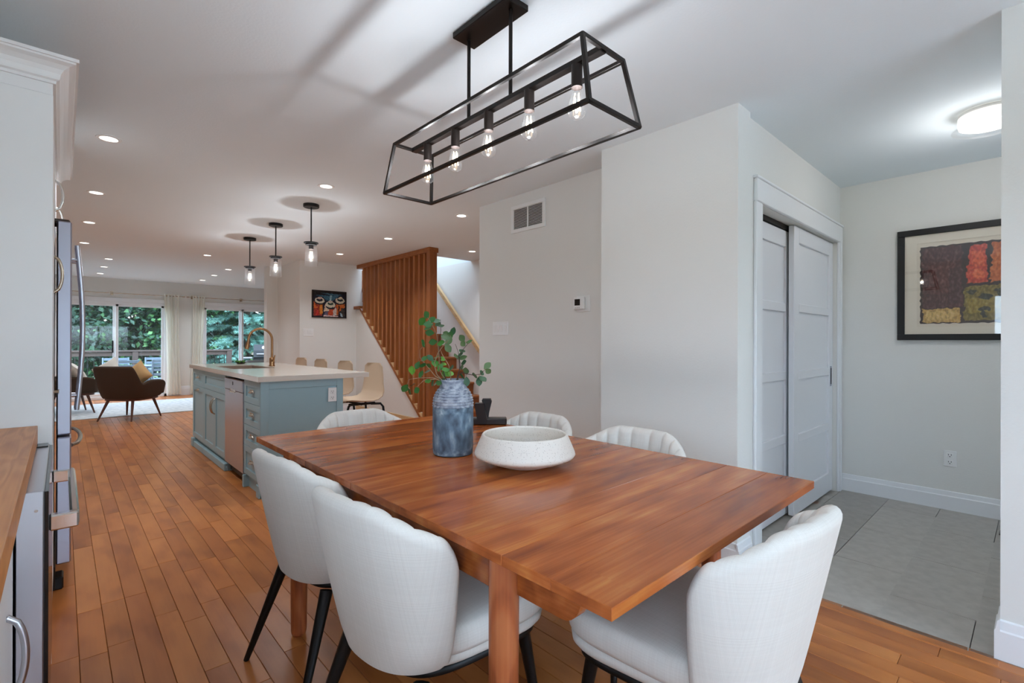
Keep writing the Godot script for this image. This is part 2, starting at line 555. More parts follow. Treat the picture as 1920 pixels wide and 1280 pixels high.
func build_shell() -> void:
	var T := 0.12
	var c := CEIL
	# ceiling slab with the stairwell cut out (x 3.72..4.75, z -8.9..-6.1)
	var m := MB.new()
	m.box(V(-0.9, c, -13.0), V(3.72, c + T, 2.75))
	m.box(V(3.72, c, -6.1), V(5.4, c + T, 2.75))
	m.box(V(3.72, c, -13.0), V(5.4, c + T, -8.9))
	m.box(V(4.75, c, -8.9), V(5.4, c + T, -6.1))
	struct("ceiling", m, M.ceiling)
	# shaft of the stairwell above; unseen skylight opening added for its daylight
	m = MB.new()
	m.box(V(3.62, c + T, -9.02), V(3.72, 3.9, -5.98))
	m.box(V(4.75, c + T, -9.02), V(4.87, 3.9, -5.98))
	m.box(V(3.72, c + T, -9.02), V(4.75, 3.9, -8.9))
	m.box(V(3.72, c + T, -6.1), V(4.75, 3.9, -5.98))
	m.box(V(3.62, 3.9, -6.4), V(4.87, 4.0, -5.98))
	m.box(V(3.62, 3.9, -9.02), V(4.87, 4.0, -8.3))
	struct("wall_stairwell", m, M.wall)
	# kitchen side
	m = MB.new()
	m.box(V(-0.9, -0.02, -13.0), V(-0.76, c, -0.5))
	m.box(V(-0.9, -0.02, 1.3), V(-0.76, c, 2.75))
	m.box(V(-0.9, -0.02, -0.5), V(-0.76, 0.98, 1.3))
	m.box(V(-0.9, 1.95, -0.5), V(-0.76, c, 1.3))
	struct("wall_left", m, M.wall)
	# behind the camera: wall with a wide window
	m = MB.new()
	m.box(V(-0.76, -0.02, 2.55), V(0.1, c, 2.7))
	m.box(V(2.3, -0.02, 2.55), V(2.75, c, 2.7))
	m.box(V(0.1, -0.02, 2.55), V(2.3, 0.2, 2.7))
	m.box(V(0.1, 1.9, 2.55), V(2.3, c, 2.7))
	struct("wall_back", m, M.wall)
	# dining side, right of the foyer opening
	struct("wall_right", B(V(2.63, -0.02, -0.1), V(2.75, c, 2.55)), M.wall)
	# block between foyer and hall: wall 2, its end and the closet header
	m = MB.new()
	m.box(V(2.63, -0.02, -1.975), V(2.79, c, -1.085))
	m.box(V(2.79, -0.02, -1.24), V(3.0, c, -1.112))
	m.box(V(3.0, 2.01, -1.24), V(4.6, c, -1.112))
	m.box(V(4.6, -0.02, -1.24), V(4.7, c, -1.112))
	m.box(V(2.79, -0.02, -1.975), V(4.82, c, -1.86))
	struct("wall_closet", m, M.wall)
	struct("wall_vent", B(V(2.9, -0.02, -3.594), V(3.05, c, -1.975)), M.wall)
	struct("wall_hall", B(V(3.05, -0.02, -3.594), V(4.87, c, -3.47)), M.wall)
	struct("wall_foyer", B(V(4.7, -0.02, -1.86), V(4.82, c, 1.45)), M.wall)
	# foyer front, unseen: wall opened for an added sidelight window
	m = MB.new()
	m.box(V(2.75, -0.02, 1.33), V(4.05, c, 1.45))
	m.box(V(4.4, -0.02, 1.33), V(4.7, c, 1.45))
	m.box(V(4.05, 2.1, 1.33), V(4.4, c, 1.45))
	m.box(V(4.05, -0.02, 1.33), V(4.4, 0.5, 1.45))
	struct("wall_front", m, M.wall)
	# stair side
	struct("wall_stair", B(V(4.75, -0.02, -9.02), V(4.87, c, -3.594)), M.wall)
	m = MB.new()
	m.box(V(2.73, -0.02, -8.9), V(3.757, c, -7.84))
	m.box(V(3.757, -0.02, -9.02), V(4.75, c, -8.9))
	struct("wall_picture", m, M.wall)
	struct("wall_stub", B(V(2.556, -0.02, -9.05), V(3.6, c, -8.9)), M.wall)
	struct("wall_living", B(V(5.2, -0.02, -13.0), V(5.35, c, -9.05)), M.wall)
	struct("wall_living_return", B(V(4.75, -0.02, -9.14), V(5.35, c, -9.02)), M.wall)
	# garden wall with two openings
	m = MB.new()
	var z0 := -13.0
	var z1 := -12.85
	m.box(V(-0.76, -0.02, z0), V(-0.05, c, z1))
	m.box(V(1.68, -0.02, z0), V(2.33, c, z1))
	m.box(V(3.95, -0.02, z0), V(5.2, c, z1))
	m.box(V(-0.05, 2.0, z0), V(1.68, c, z1))
	m.box(V(2.33, 2.0, z0), V(3.95, c, z1))
	struct("wall_garden", m, M.wall)

func build_floor() -> void:
	var fl := struct("floor", MB.new().box(V(-0.9, -0.12, -13.0), V(2.597, -0.012, 2.75)).box(V(2.597, -0.12, -13.0), V(5.4, -0.012, -1.09)).box(V(2.597, -0.12, -0.1), V(2.75, -0.012, 2.75)), M.subfloor)
	fl.set_meta("label", "orange-brown maple strip floor of narrow glossy boards")
	var lens := [0.42, 0.58, 0.74, 0.9, 1.06]
	var shapes := []
	var w := 0.0832
	for l in lens:
		shapes.append(B(V(-w / 2 + 0.0006, -0.012, -l / 2 + 0.0006), V(w / 2 - 0.0006, 0, l / 2 - 0.0006), 0.0014).mesh())
	var all := []
	var strip := 0
	var x := -0.78
	while x < 5.2:
		var z := -12.86 + rng.randf() * -0.5
		var stop := 2.6
		if x > 2.56: stop = -1.1
		while z < stop:
			var k := rng.randi() % lens.size()
			var l: float = lens[k]
			if z + l > stop and x > 2.5: break
			if z + l > -13.0:
				all.append([x + w / 2, z + l / 2, k, rng.randi() % 8])
			z += l
		x += w
		strip += 1
	# the largest in view become boards of their own
	var yaw := deg_to_rad(42.74)
	for b in all:
		var p := V(b[0], 0, b[1]) - EYE
		var depth := p.x * sin(yaw) - p.z * cos(yaw)
		var side := p.x * cos(yaw) + p.z * sin(yaw)
		var s := 0.0
		if depth > 0.3 and absf(side) < depth * 1.1:
			var sy := 1.2 / depth
			if sy < 0.78:
				var hid := 1.0
				if b[0] > 1.15 and b[1] < -2.6: hid = 0.12
				if b[0] < -0.05: hid = 0.05
				s = hid * lens[b[2]] / (depth * depth * depth)
		b.append(s)
	all.sort_custom(func(p, q): return p[4] > q[4])
	var rest := []
	for k in 8: rest.append(MB.new())
	for i in all.size():
		var b = all[i]
		if i < 300:
			var o := put("floor_board", shapes[b[2]], M.boards[b[3]], fl)
			o.position = V(b[0], 0, b[1])
		else:
			var l: float = lens[b[2]]
			rest[b[3]].box(V(b[0] - w / 2 + 0.0006, -0.012, b[1] - l / 2 + 0.0006), V(b[0] + w / 2 - 0.0006, 0, b[1] + l / 2 - 0.0006), 0.0014)
	for k in 8:
		var o := obj("distant_boards", rest[k], M.boards[k], fl)
		o.set_meta("kind", "stuff")
	# threshold strip and foyer tiles
	var ff := struct("floor_foyer", B(V(2.6, -0.12, -1.86), V(4.72, -0.008, 1.45)), M.tile_dark)
	ff.set_meta("label", "grey porcelain tile floor laid in staggered rows")
	obj("threshold", B(V(2.553, -0.012, -1.085), V(2.597, 0.002, -0.1), 0.002), M.boards[0], ff)
	var zs := [-1.395, -1.09, -0.785, -0.485, -0.185, 0.12, 0.425, 0.73, 1.035, 1.34]
	var tilemesh := B(V(0.0016, -0.008, 0.0016), V(0.6084, 0, 0.3034), 0.001).mesh()
	for r in zs.size() - 1:
		var x0 := 2.299 if r % 2 == 1 else 2.604
		var xa := x0
		while xa < 4.69:
			var lo := maxf(xa, 2.599)
			var hi := minf(xa + 0.61, 4.69)
			if hi - lo > 0.05:
				var o: MeshInstance3D
				if hi - lo > 0.605:
					o = put("floor_tile", tilemesh, M.tiles[(r * 3 + int(xa * 7)) % 4], ff)
					o.position = V(xa, 0, zs[r])
				else:
					o = obj("floor_tile", B(V(lo + 0.0012, -0.008, zs[r] + 0.0012), V(hi - 0.0012, 0, zs[r + 1] - 0.0012), 0.0012), M.tiles[(r * 3 + int(xa * 7)) % 4], ff)
			xa += 0.61

# a baseboard: prof is [out, y]; path goes left to right seen from the room
func base_run(a: Vector3, b: Vector3, out: Vector3, m: MB, h := 0.135) -> void:
	var prof := [[0.0, 0.0], [0.016, 0.0], [0.016, h * 0.72], [0.012, h * 0.76], [0.008, h * 0.97], [0.003, h], [0.0, h]]
	for k in prof.size() - 1:
		var p: Array = prof[k]
		var q: Array = prof[k + 1]
		var o: Vector3 = out * (q[1] - p[1]) + Vector3.UP * (p[0] - q[0])
		m.quad(a + out * p[0] + Vector3.UP * p[1], b + out * p[0] + Vector3.UP * p[1], b + out * q[0] + Vector3.UP * q[1], a + out * q[0] + Vector3.UP * q[1], o)
	for e in [a, b]:
		var d: Vector3 = (a - b) if e == a else (b - a)
		for k in range(1, prof.size() - 1):
			m.tri(e + out * prof[0][0], e + out * prof[k][0] + Vector3.UP * prof[k][1], e + out * prof[k + 1][0] + Vector3.UP * prof[k + 1][1], d)

func build_trim_and_doors() -> void:
	var m := MB.new()
	base_run(V(2.63, 0, -1.975), V(2.63, 0, -1.085), V(-1, 0, 0), m)
	base_run(V(2.614, 0, -1.085), V(2.79, 0, -1.085), V(0, 0, 1), m)
	base_run(V(2.614, 0, -1.975), V(2.9, 0, -1.975), V(0, 0, -1), m)
	struct("baseboard_closet", m, M.trim)
	m = MB.new()
	base_run(V(2.9, 0, -3.594), V(2.9, 0, -1.975), V(-1, 0, 0), m)
	struct("baseboard_vent", m, M.trim)
	m = MB.new()
	base_run(V(4.7, 0, -1.1), V(4.7, 0, 1.33), V(-1, 0, 0), m)
	struct("baseboard_foyer", m, M.trim)
	m = MB.new()
	base_run(V(2.63, 0, -0.1), V(2.63, 0, 2.55), V(-1, 0, 0), m, 0.15)
	base_run(V(2.614, 0, -0.1), V(2.766, 0, -0.1), V(0, 0, -1), m, 0.15)
	base_run(V(2.75, 0, -0.1), V(2.75, 0, 1.33), V(1, 0, 0), m, 0.15)
	struct("baseboard_right", m, M.trim)
	m = MB.new()
	base_run(V(2.73, 0, -7.84), V(3.68, 0, -7.84), V(0, 0, 1), m)
	base_run(V(2.73, 0, -8.9), V(2.73, 0, -7.84), V(-1, 0, 0), m)
	struct("baseboard_picture", m, M.trim)
	m = MB.new()
	base_run(V(1.72, 0, -12.85), V(2.29, 0, -12.85), V(0, 0, 1), m, 0.2)
	struct("baseboard_garden", m, M.trim)
	# closet casing: left leg, head, right leg
	m = MB.new()
	m.box(V(2.905, 0, -1.112), V(3.0, 2.01, -1.094), 0.004)
	m.box(V(2.905, 2.01, -1.112), V(4.68, 2.14, -1.09), 0.004)
	m.box(V(2.895, 2.14, -1.112), V(4.69, 2.155, -1.084), 0.003)
	m.box(V(4.6, 0, -1.112), V(4.68, 2.03, -1.094), 0.004)
	m.box(V(4.615, 0, -1.094), V(4.665, 2.03, -1.088), 0.002)
	struct("trim_1", m, M.trim)
	# closet track in the header
	var tr := struct("trim_2", B(V(3.001, 1.978, -1.236), V(4.599, 2.0095, -1.184)), M.black)
	tr.set_meta("label", "black sliding door track under the closet header")
	# two sliding doors of three panels each
	door_leaf("door_1", V(2.985, 0.012, -1.228), 0.80, 1.96, "white panelled sliding closet door on the rear track, nearer the dining wall")
	door_leaf("door_2", V(3.68, 0.012, -1.175), 0.915, 1.992, "white panelled sliding closet door on the front track, with a recessed pull")

func door_leaf(called: String, at: Vector3, w: float, h: float, label: String) -> void:
	var d := Node3D.new()
	d.name = called
	d.set_meta("kind", "structure")
	d.set_meta("label", label)
	add_child(d)
	d.position = at
	# stiles and rails stand proud of three panels
	var st := 0.1
	var th := 0.036
	obj("stile", B(V(0, 0, 0), V(st, h, th), 0.003), M.door, d)
	obj("stile", B(V(w - st, 0, 0), V(w, h, th), 0.003), M.door, d)
	var ys := [0.0, 0.15, 0.49, 0.55, 0.93, 0.99, 1.40, 1.46, h - 0.11, h]
	for k in 5:
		obj("rail", B(V(st, ys[k * 2], 0), V(w - st, ys[k * 2 + 1], th), 0.003), M.door, d)
	for k in 4:
		var y0: float = ys[k * 2 + 1]
		var y1: float = ys[k * 2 + 2]
		obj("panel", B(V(st - 0.002, y0 - 0.002, 0.008), V(w - st + 0.002, y1 + 0.002, 0.022)), M.door, d)
	if called == "door_2":
		var p := obj("pull", B(V(w - 0.075, 0.84, th - 0.004), V(w - 0.035, 1.0, th + 0.003), 0.002), M.steel_soft, d)
		p.set_meta("label", "recessed steel pull")
		obj("recess", B(V(w - 0.066, 0.855, th + 0.001), V(w - 0.046, 0.985, th + 0.0045), 0.001), M.slot, p)

func garden_door(called: String, x0: float, x1: float, label: String, handle_left: bool) -> void:
	var d := Node3D.new()
	d.name = called
	d.set_meta("kind", "structure")
	d.set_meta("label", label)
	add_child(d)
	var z := -12.9
	var y0 := 0.0
	var y1 := 2.0
	var m := MB.new()
	m.box(V(x0, y0, z - 0.05), V(x0 + 0.05, y1, z + 0.05), 0.004)
	m.box(V(x1 - 0.05, y0, z - 0.05), V(x1, y1, z + 0.05), 0.004)
	m.box(V(x0, y1 - 0.05, z - 0.05), V(x1, y1, z + 0.05), 0.004)
	m.box(V(x0, y0, z - 0.05), V(x1, y0 + 0.06, z + 0.05), 0.004)
	obj("window_frame", m, M.trim, d)
	var xm := (x0 + x1) * 0.5
	for k in 2:
		var a := x0 + 0.05 if k == 0 else xm - 0.045
		var b := xm + 0.045 if k == 0 else x1 - 0.05
		var zz := z + 0.012 if k == 0 else z - 0.02
		m = MB.new()
		var s := 0.045
		m.box(V(a, 0.06, zz - 0.012), V(a + s, 1.95, zz + 0.012), 0.003)
		m.box(V(b - s, 0.06, zz - 0.012), V(b, 1.95, zz + 0.012), 0.003)
		m.box(V(a, 1.95 - s, zz - 0.012), V(b, 1.95, zz + 0.012), 0.003)
		m.box(V(a, 0.06, zz - 0.012), V(b, 0.06 + s * 1.4, zz + 0.012), 0.003)
		var sash := obj("sash", m, M.trim, d)
		obj("pane", B(V(a + s, 0.06 + s * 1.4, zz - 0.002), V(b - s, 1.95 - s, zz + 0.002)), M.window_glass, sash)
	if handle_left:
		obj("door_handle", B(V(xm - 0.06, 0.95, z + 0.024), V(xm - 0.035, 1.2, z + 0.05), 0.006), M.black, d)
	obj("window_casing", MB.new().box(V(x0 - 0.07, 0, -12.85), V(x0, 2.08, -12.83), 0.004).box(V(x1, 0, -12.85), V(x1 + 0.07, 2.08, -12.83), 0.004).box(V(x0, 2.0, -12.85), V(x1, 2.08, -12.83), 0.004), M.trim, d)

func build_windows() -> void:
	garden_door("window_1", -0.05, 1.68, "white framed sliding glass door to the deck, beside the armchairs", true)
	garden_door("window_2", 2.33, 3.95, "white framed sliding glass door with a blue spruce behind it", false)
	# window behind the camera
	var d := Node3D.new()
	d.name = "window_3"
	d.set_meta("kind", "structure")
	d.set_meta("label", "wide white framed dining room window")
	add_child(d)
	var m := MB.new()
	m.box(V(0.1, 0.2, 2.58), V(0.16, 1.9, 2.66), 0.004)
	m.box(V(2.24, 0.2, 2.58), V(2.3, 1.9, 2.66), 0.004)
	m.box(V(0.16, 0.2, 2.58), V(2.24, 0.26, 2.66), 0.004)
	m.box(V(0.16, 1.84, 2.58), V(2.24, 1.9, 2.66), 0.004)
	m.box(V(1.17, 0.26, 2.58), V(1.23, 1.84, 2.66), 0.004)
	obj("window_frame", m, M.trim, d)
	obj("pane", B(V(0.16, 0.26, 2.616), V(1.17, 1.84, 2.62)), M.window_glass, d)
	obj("pane", B(V(1.23, 0.26, 2.616), V(2.24, 1.84, 2.62)), M.window_glass, d)
	d = Node3D.new()
	d.name = "window_5"  # unseen window, added to light the chairs, walls and ceiling
	d.set_meta("kind", "structure")
	d.set_meta("label", "unseen white framed window added over the wooden counter for its daylight")
	add_child(d)
	m = MB.new()
	m.box(V(-0.86, 0.98, -0.5), V(-0.8, 1.03, 1.3), 0.004)
	m.box(V(-0.86, 1.9, -0.5), V(-0.8, 1.95, 1.3), 0.004)
	for z: float in [-0.5, 0.375, 1.25]:
		m.box(V(-0.86, 1.03, z), V(-0.8, 1.9, z + 0.05), 0.004)
	obj("window_frame", m, M.trim, d)
	for z: float in [-0.45, 0.425]:
		obj("pane", B(V(-0.832, 1.03, z), V(-0.828, 1.9, z + 0.825)), M.window_glass, d)
	d = Node3D.new()
	d.name = "window_4"  # unseen sidelight, added and narrowed to set the foyer daylight
	d.set_meta("kind", "structure")
	d.set_meta("label", "unseen narrow sidelight window added to bring daylight into the foyer")
	add_child(d)
	m = MB.new()
	m.box(V(4.05, 0.5, 1.36), V(4.09, 2.1, 1.42), 0.004)
	m.box(V(4.36, 0.5, 1.36), V(4.4, 2.1, 1.42), 0.004)
	m.box(V(4.05, 0.5, 1.36), V(4.4, 0.55, 1.42), 0.004)
	m.box(V(4.05, 2.05, 1.36), V(4.4, 2.1, 1.42), 0.004)
	obj("window_frame", m, M.trim, d)
	obj("pane", B(V(4.09, 0.55, 1.388), V(4.36, 2.05, 1.392)), M.window_glass, d)

# ------------------------------------------------------------------ stairs
func build_stairs() -> void:
	var st := thing("staircase", "oak staircase behind a ceiling-high screen of upright wooden slats", "staircase", V(3.68, 0, -5.6))
	var o := V(3.68, 0, -5.6)
	var cap_y := func(z: float) -> float: return 0.102 + (-z - 5.693) * 0.854
	# white wall under the sloping cap
	var m := MB.new()
	var to := func(a: float, b: float, d: float) -> Vector3: return V(d, b, a) - o
	m.prism(PackedVector2Array([Vector2(-5.60, 0.0), Vector2(-5.60, 0.03), Vector2(-7.63, cap_y.call(-7.63) - 0.03), Vector2(-7.84, cap_y.call(-7.63) - 0.03), Vector2(-7.84, 0.0)]), 3.66, 3.72, to)
	obj("under_stair_wall", m, M.wall, st)
	m = MB.new()
	m.box(V(3.645, 0, -7.84) - o, V(3.66, 0.125, -5.72) - o, 0.003)
	obj("skirting", m, M.oak_light, st)
	# sloping cap
	m = MB.new()
	m.prism(PackedVector2Array([Vector2(-5.55, cap_y.call(-5.55) - 0.05), Vector2(-5.55, cap_y.call(-5.55)), Vector2(-7.63, cap_y.call(-7.63)), Vector2(-7.63, cap_y.call(-7.63) - 0.05)]), 3.625, 3.755, to)
	m.box(V(3.61, 1.735, -7.84) - o, V(3.755, 1.785, -7.62) - o, 0.002)
	obj("stringer_cap", m, M.oak, st)
	var k := 0
	var z := -5.72
	var slat_z := []
	while z > -7.66:
		slat_z.append(z)
		z -= 0.1305
	for i in slat_z.size():
		var zz: float = slat_z[i]
		var y0: float = cap_y.call(zz + 0.024) - 0.01
		obj("slat", B(V(3.64, y0, zz - 0.024) - o, V(3.735, 2.41, zz + 0.024) - o, 0.002), M.slats[(i * 7) % 4], st)
		if i + 1 < slat_z.size():
			var za := zz - 0.024
			var zb: float = slat_z[i + 1] + 0.024
			var w := MB.new()
			w.prism(PackedVector2Array([Vector2(za, cap_y.call(za) - 0.005), Vector2(za, cap_y.call(zb)), Vector2(zb, cap_y.call(zb)), Vector2(zb, cap_y.call(zb) - 0.005)]), 3.628, 3.75, to)
			obj("filler_block", w, M.oak_light, st)
	obj("newel_post", B(V(3.63, 0, -5.645) - o, V(3.745, 2.41, -5.555) - o, 0.003), M.slats[1], st)
	obj("top_rail", B(V(3.615, 2.405, -7.74) - o, V(3.76, 2.469, -5.545) - o, 0.003), M.oak, st)
	for i in 14:
		var rz := -5.585 - 0.2225 * i
		var ty := 0.19 * (i + 1)
		if rz < -8.3: break
		obj("riser", B(V(3.76, ty - 0.19, rz - 0.02) - o, V(4.748, ty - 0.03, rz) - o), M.slats[3], st)
		obj("tread", B(V(3.76, ty - 0.032, rz - 0.25) - o, V(4.748, ty, rz + 0.028) - o, 0.004), M.oak, st)
	# wall handrail with brackets
	var h := thing("handrail", "round-edged oak handrail fixed along the white stair wall", "handrail", V(4.7, 1.2, -5.9))
	var ho := V(4.7, 1.2, -5.9)
	var ry := func(zq: float) -> float: return 1.202 + (-zq - 5.935) * 0.926
	m = MB.new()
	var to2 := func(a: float, b: float, d: float) -> Vector3: return V(d, b, a) - ho
	m.prism(PackedVector2Array([Vector2(-5.6, ry.call(-5.6) - 0.04), Vector2(-5.6, ry.call(-5.6) + 0.04), Vector2(-8.0, ry.call(-8.0) + 0.04), Vector2(-8.0, ry.call(-8.0) - 0.04)]), 4.655, 4.7, to2)
	obj("rail", m, M.oak_light, h)
	for zb: float in [-5.85, -6.676, -7.6]:
		obj("bracket", MB.new().tube([V(4.678, ry.call(zb) - 0.045, zb) - ho, V(4.69, ry.call(zb) - 0.075, zb) - ho, V(4.749, ry.call(zb) - 0.08, zb) - ho], 0.008, 8), M.black, h)
	# step lights on the wall
	for q in [[-6.78, 1.12, "higher"], [-6.306, 0.70, "lower"]]:
		var sl := thing("step_light", "small round step light, the %s of two on the white stair wall" % q[2], "light", V(4.745, q[1], q[0]), 0, "step lights on the stair wall")
		obj("bezel", MB.new().tube([V(0.004, 0, 0), V(-0.004, 0, 0)], 0.032, 16), M.plastic, sl)
		obj("lens", MB.new().tube([V(-0.004, 0, 0), V(-0.009, 0, 0)], 0.024, 16), glow(c8(255, 236, 200), 2.5), sl)
		var l := OmniLight3D.new()
		l.name = "glow"
		l.light_color = c8(255, 214, 160)
		l.light_energy = 0.06
		l.light_size = 0.02
		l.omni_range = 6.0
		l.shadow_enabled = true
		l.position = V(-0.03, 0, 0)
		sl.add_child(l)

# ------------------------------------------------------------------ dining table
func build_table() -> void:
	var t := thing("dining_table", "reddish wooden extending dining table with board top and round legs", "table", V(1.233, 0, -1.492), 0.006)
	var edges := [-1.0, -0.86, -0.69, -0.56, -0.39, -0.25, -0.12, 0.0, 0.13, 0.30, 0.44, 0.60, 0.72, 0.86, 1.0]
	for k in edges.size() - 1:
		var a: float = edges[k] + (0.0012 if is_equal_approx(edges[k], 0.0) else 0.0001)
		var b: float = edges[k + 1] - (0.0012 if is_equal_approx(edges[k + 1], 0.0) else 0.0001)
		obj("board", B(V(-0.556, 0.727, a), V(0.556, 0.751, b), 0.0012), M.table[(k * 3 + k / 4) % 5], t)
	for sx: float in [-1.0, 1.0]:
		for z: float in [-0.57, 0.68]:
			var m := MB.new()
			var rr := []
			var pts := []
			for q in [[0.0, 0.022], [0.008, 0.028], [0.02, 0.030], [0.3, 0.033], [0.6, 0.034], [0.727, 0.034]]:
				pts.append(V(sx * 0.512, q[0], z)); rr.append(q[1])
			m.tube(pts, rr, 16)
			obj("leg", m, M.table_leg, t)
		# side apron with the rounded slide end past the near leg
		var to := func(a: float, b: float, d: float) -> Vector3: return V(d, b, a)
		obj("apron", B(V(sx * 0.5 - 0.012, 0.635, -0.57), V(sx * 0.5 + 0.012, 0.726, 0.66), 0.002), M.table[3], t)
		for s: float in [-1.0, 1.0]:
			var zi := 0.71 if s > 0 else -0.60
			var ze := 0.89 if s > 0 else -0.80
			var poly := PackedVector2Array([Vector2(zi, 0.726), Vector2(zi, 0.645)])
			for q in 7:
				var an := PI * 0.5 * q / 6.0
				poly.append(Vector2(ze - s * 0.05 + s * 0.05 * sin(an), 0.705 - 0.06 * cos(an)))
			poly.append(Vector2(ze, 0.726))
			obj("slide", MB.new().prism(poly, sx * 0.487 - 0.014, sx * 0.487 + 0.014, to), M.table[1], t)
	for z: float in [-0.57, 0.68]:
		obj("apron", B(V(-0.49, 0.645, z - 0.012), V(0.49, 0.726, z + 0.012), 0.002), M.table[3], t)

# ------------------------------------------------------------------ dining chairs
func sgnpow(x: float, p: float) -> float:
	return signf(x) * pow(absf(x), p)

func chair_back() -> MB:
	var nu := 143
	var rows := []
	for i in nu:
		var u := -1.0 + 2.0 * i / (nu - 1)
		var th := u * deg_to_rad(75.5)
		var au := absf(u)
		var half := 0.027
		if au > 0.93: half *= sqrt(maxf(0.0, 1.0 - pow((au - 0.93) / 0.07, 2.0))) * 0.9 + 0.1
		var yt := 0.814 - 0.060 * smoothstep(0.22, 0.82, au) - 0.10 * pow(au, 12.0)
		var yb := 0.375
		# channel stitching
		var ch := absf(sin(PI * 5.5 * u + PI / 2))
		var rib := 0.018 * (1.0 - pow(ch, 0.4)) * clampf((0.97 - au) * 20.0, 0, 1)
		var col := []
		var pts := []
		for q in 11: pts.append([1.0, yb + (yt - 0.03 - yb) * q / 10.0])
		for q in range(1, 8):
			var an := PI * q / 8.0
			pts.append([cos(an), yt - 0.03 + 0.03 * sin(an)])
		for q in range(0, 9): pts.append([-1.0, yt - 0.03 - (yt - 0.03 - 0.40) * q / 8.0])
		for p in pts:
			var y: float = p[1]
			var f := clampf((y - 0.375) / 0.439, 0.0, 1.0)
			var a := lerpf(0.165, 0.275, pow(f, 0.45))
			var zr := lerpf(0.185, 0.275, f)
			var z0 := 0.02
			var mx := a * sgnpow(sin(th), 0.82)
			var mz := z0 + (zr - z0) * sgnpow(cos(th), 0.72)
			var nn := Vector2(sin(th), cos(th)).normalized()
			var off: float = half * p[0]
			if p[0] < 0.4: off += rib * minf(1.0, (0.4 - p[0]) * 1.2)
			col.append(V(mx + nn.x * off, y, mz + nn.y * off))
		rows.append(col)
	var m := MB.new().sheet(rows, false)
	# normals must face away from the mid surface: test one outer vertex
	var k := (nu / 2) * 27 + 5
	if m.n[k].z < 0.0:
		for q in m.n.size(): m.n[q] = -m.n[q]
		for q in range(0, m.ix.size(), 3):
			var s := m.ix[q + 1]; m.ix[q + 1] = m.ix[q + 2]; m.ix[q + 2] = s
	return m

func pad(hx: float, z0: float, z1: float, prof: Array, e := 0.45, seg := 56, taper := 0.0) -> MB:
	# rounded cushion: prof is [scale-inset, y] from the bottom centre to the top centre
	var rows := []
	var cz := (z0 + z1) / 2
	var hz := (z1 - z0) / 2
	for p in prof:
		var row := []
		for k in seg:
			var a := TAU * k / seg
			row.append(V(maxf(hx - p[0], 0.0) * sgnpow(cos(a), e) * (1.0 - taper * clampf(sgnpow(sin(a), e) * 0.5 + 0.5, 0.0, 1.0)), p[1], cz + maxf(hz - p[0], 0.0) * sgnpow(sin(a), e)))
		rows.append(row)
	var m := MB.new().sheet(rows, true)
	var mid := (rows.size() / 2) * seg
	if m.n[mid].x < 0.0:
		for q in m.n.size(): m.n[q] = -m.n[q]
		for q in range(0, m.ix.size(), 3):
			var s := m.ix[q + 1]; m.ix[q + 1] = m.ix[q + 2]; m.ix[q + 2] = s
	return m

func build_chairs() -> void:
	var group := "cream upholstered dining chairs"
	var c := thing("dining_chair", "cream linen dining chair on the kitchen side of the table, far from the bowl", "chair", V(0.795, 0, -1.82), -1.49, group)
	obj("backrest", chair_back(), M.linen, c)
	obj("seat", pad(0.275, -0.31, 0.165, [[0.275, 0.405], [0.03, 0.405], [0.012, 0.41], [0.002, 0.425], [0.0, 0.45], [0.006, 0.472], [0.02, 0.484], [0.06, 0.490], [0.15, 0.493], [0.275, 0.494]], 0.5, 56, 0.2), M.linen, c)
	obj("seat_base", pad(0.272, -0.307, 0.165, [[0.272, 0.365], [0.03, 0.365], [0.016, 0.368], [0.006, 0.38], [0.003, 0.402], [0.03, 0.405]], 0.5, 56, 0.33), M.linen, c)
	obj("under_frame", pad(0.25, -0.28, 0.16, [[0.24, 0.345], [0.004, 0.345], [0.0, 0.348], [0.0, 0.362], [0.01, 0.366]], 0.5, 56, 0.33), M.black, c)
	for s: float in [-1.0, 1.0]:
		var m := MB.new()
		m.tube([V(s * 0.185, 0.352, -0.215), V(s * 0.225, 0.0, -0.265)], [0.020, 0.010], 8)
		obj("leg", m, M.black, c)
		m = MB.new()
		m.tube([V(s * 0.165, 0.355, 0.145), V(s * 0.225, 0.0, 0.265)], [0.022, 0.010], 8)
		obj("leg", m, M.black, c)
	copy(c, V(0.785, 0, -1.215), -1.47, "cream linen dining chair on the kitchen side of the table, beside its near leg", group)
	copy(c, V(1.655, 0, -1.81), 1.575, "cream channel-back dining chair partly behind the white bowl", group)
	copy(c, V(1.645, 0, -1.205), 1.575, "cream channel-back dining chair in front of the white wall by the closet", group)
	copy(c, V(1.22, 0, -2.35), 3.17, "cream dining chair at the table end facing the blue island", group)
	copy(c, V(1.25, 0, -0.605), -0.06, "cream linen dining chair pushed in at the table end near the grey tiles", group)

# ------------------------------------------------------------------ chandelier
func bulb_shape(h: float, r: float) -> MB:
	# hanging bulb: neck at y = 0, tip at y = -h
	return MB.new().lathe([[0.0, -h], [r * 0.5, -h * 0.975], [r * 0.85, -h * 0.9], [r, -h * 0.76], [r * 0.92, -h * 0.55], [r * 0.7, -h * 0.3], [r * 0.52, -h * 0.12], [r * 0.5, 0.0]], 20)

func filament_shape(h: float, r: float) -> MB:
	var m := MB.new()
	for k in 4:
		var a := TAU * k / 4
		var b := a + 0.6
		m.tube([V(cos(a) * r * 0.3, -h * 0.22, sin(a) * r * 0.3), V(cos(b) * r * 0.42, -h * 0.74, sin(b) * r * 0.42)], 0.0016, 5, false)
	return m

func bulb_light(parent: Node, at: Vector3, energy: float, color: Color) -> void:
	var l := OmniLight3D.new()
	l.name = "bulb_glow"
	l.light_color = color
	l.light_energy = energy
	l.light_size = 0.01
	l.omni_range = 14.0
	l.omni_attenuation = 2.0
	l.shadow_enabled = true
	l.position = at
	parent.add_child(l, true)

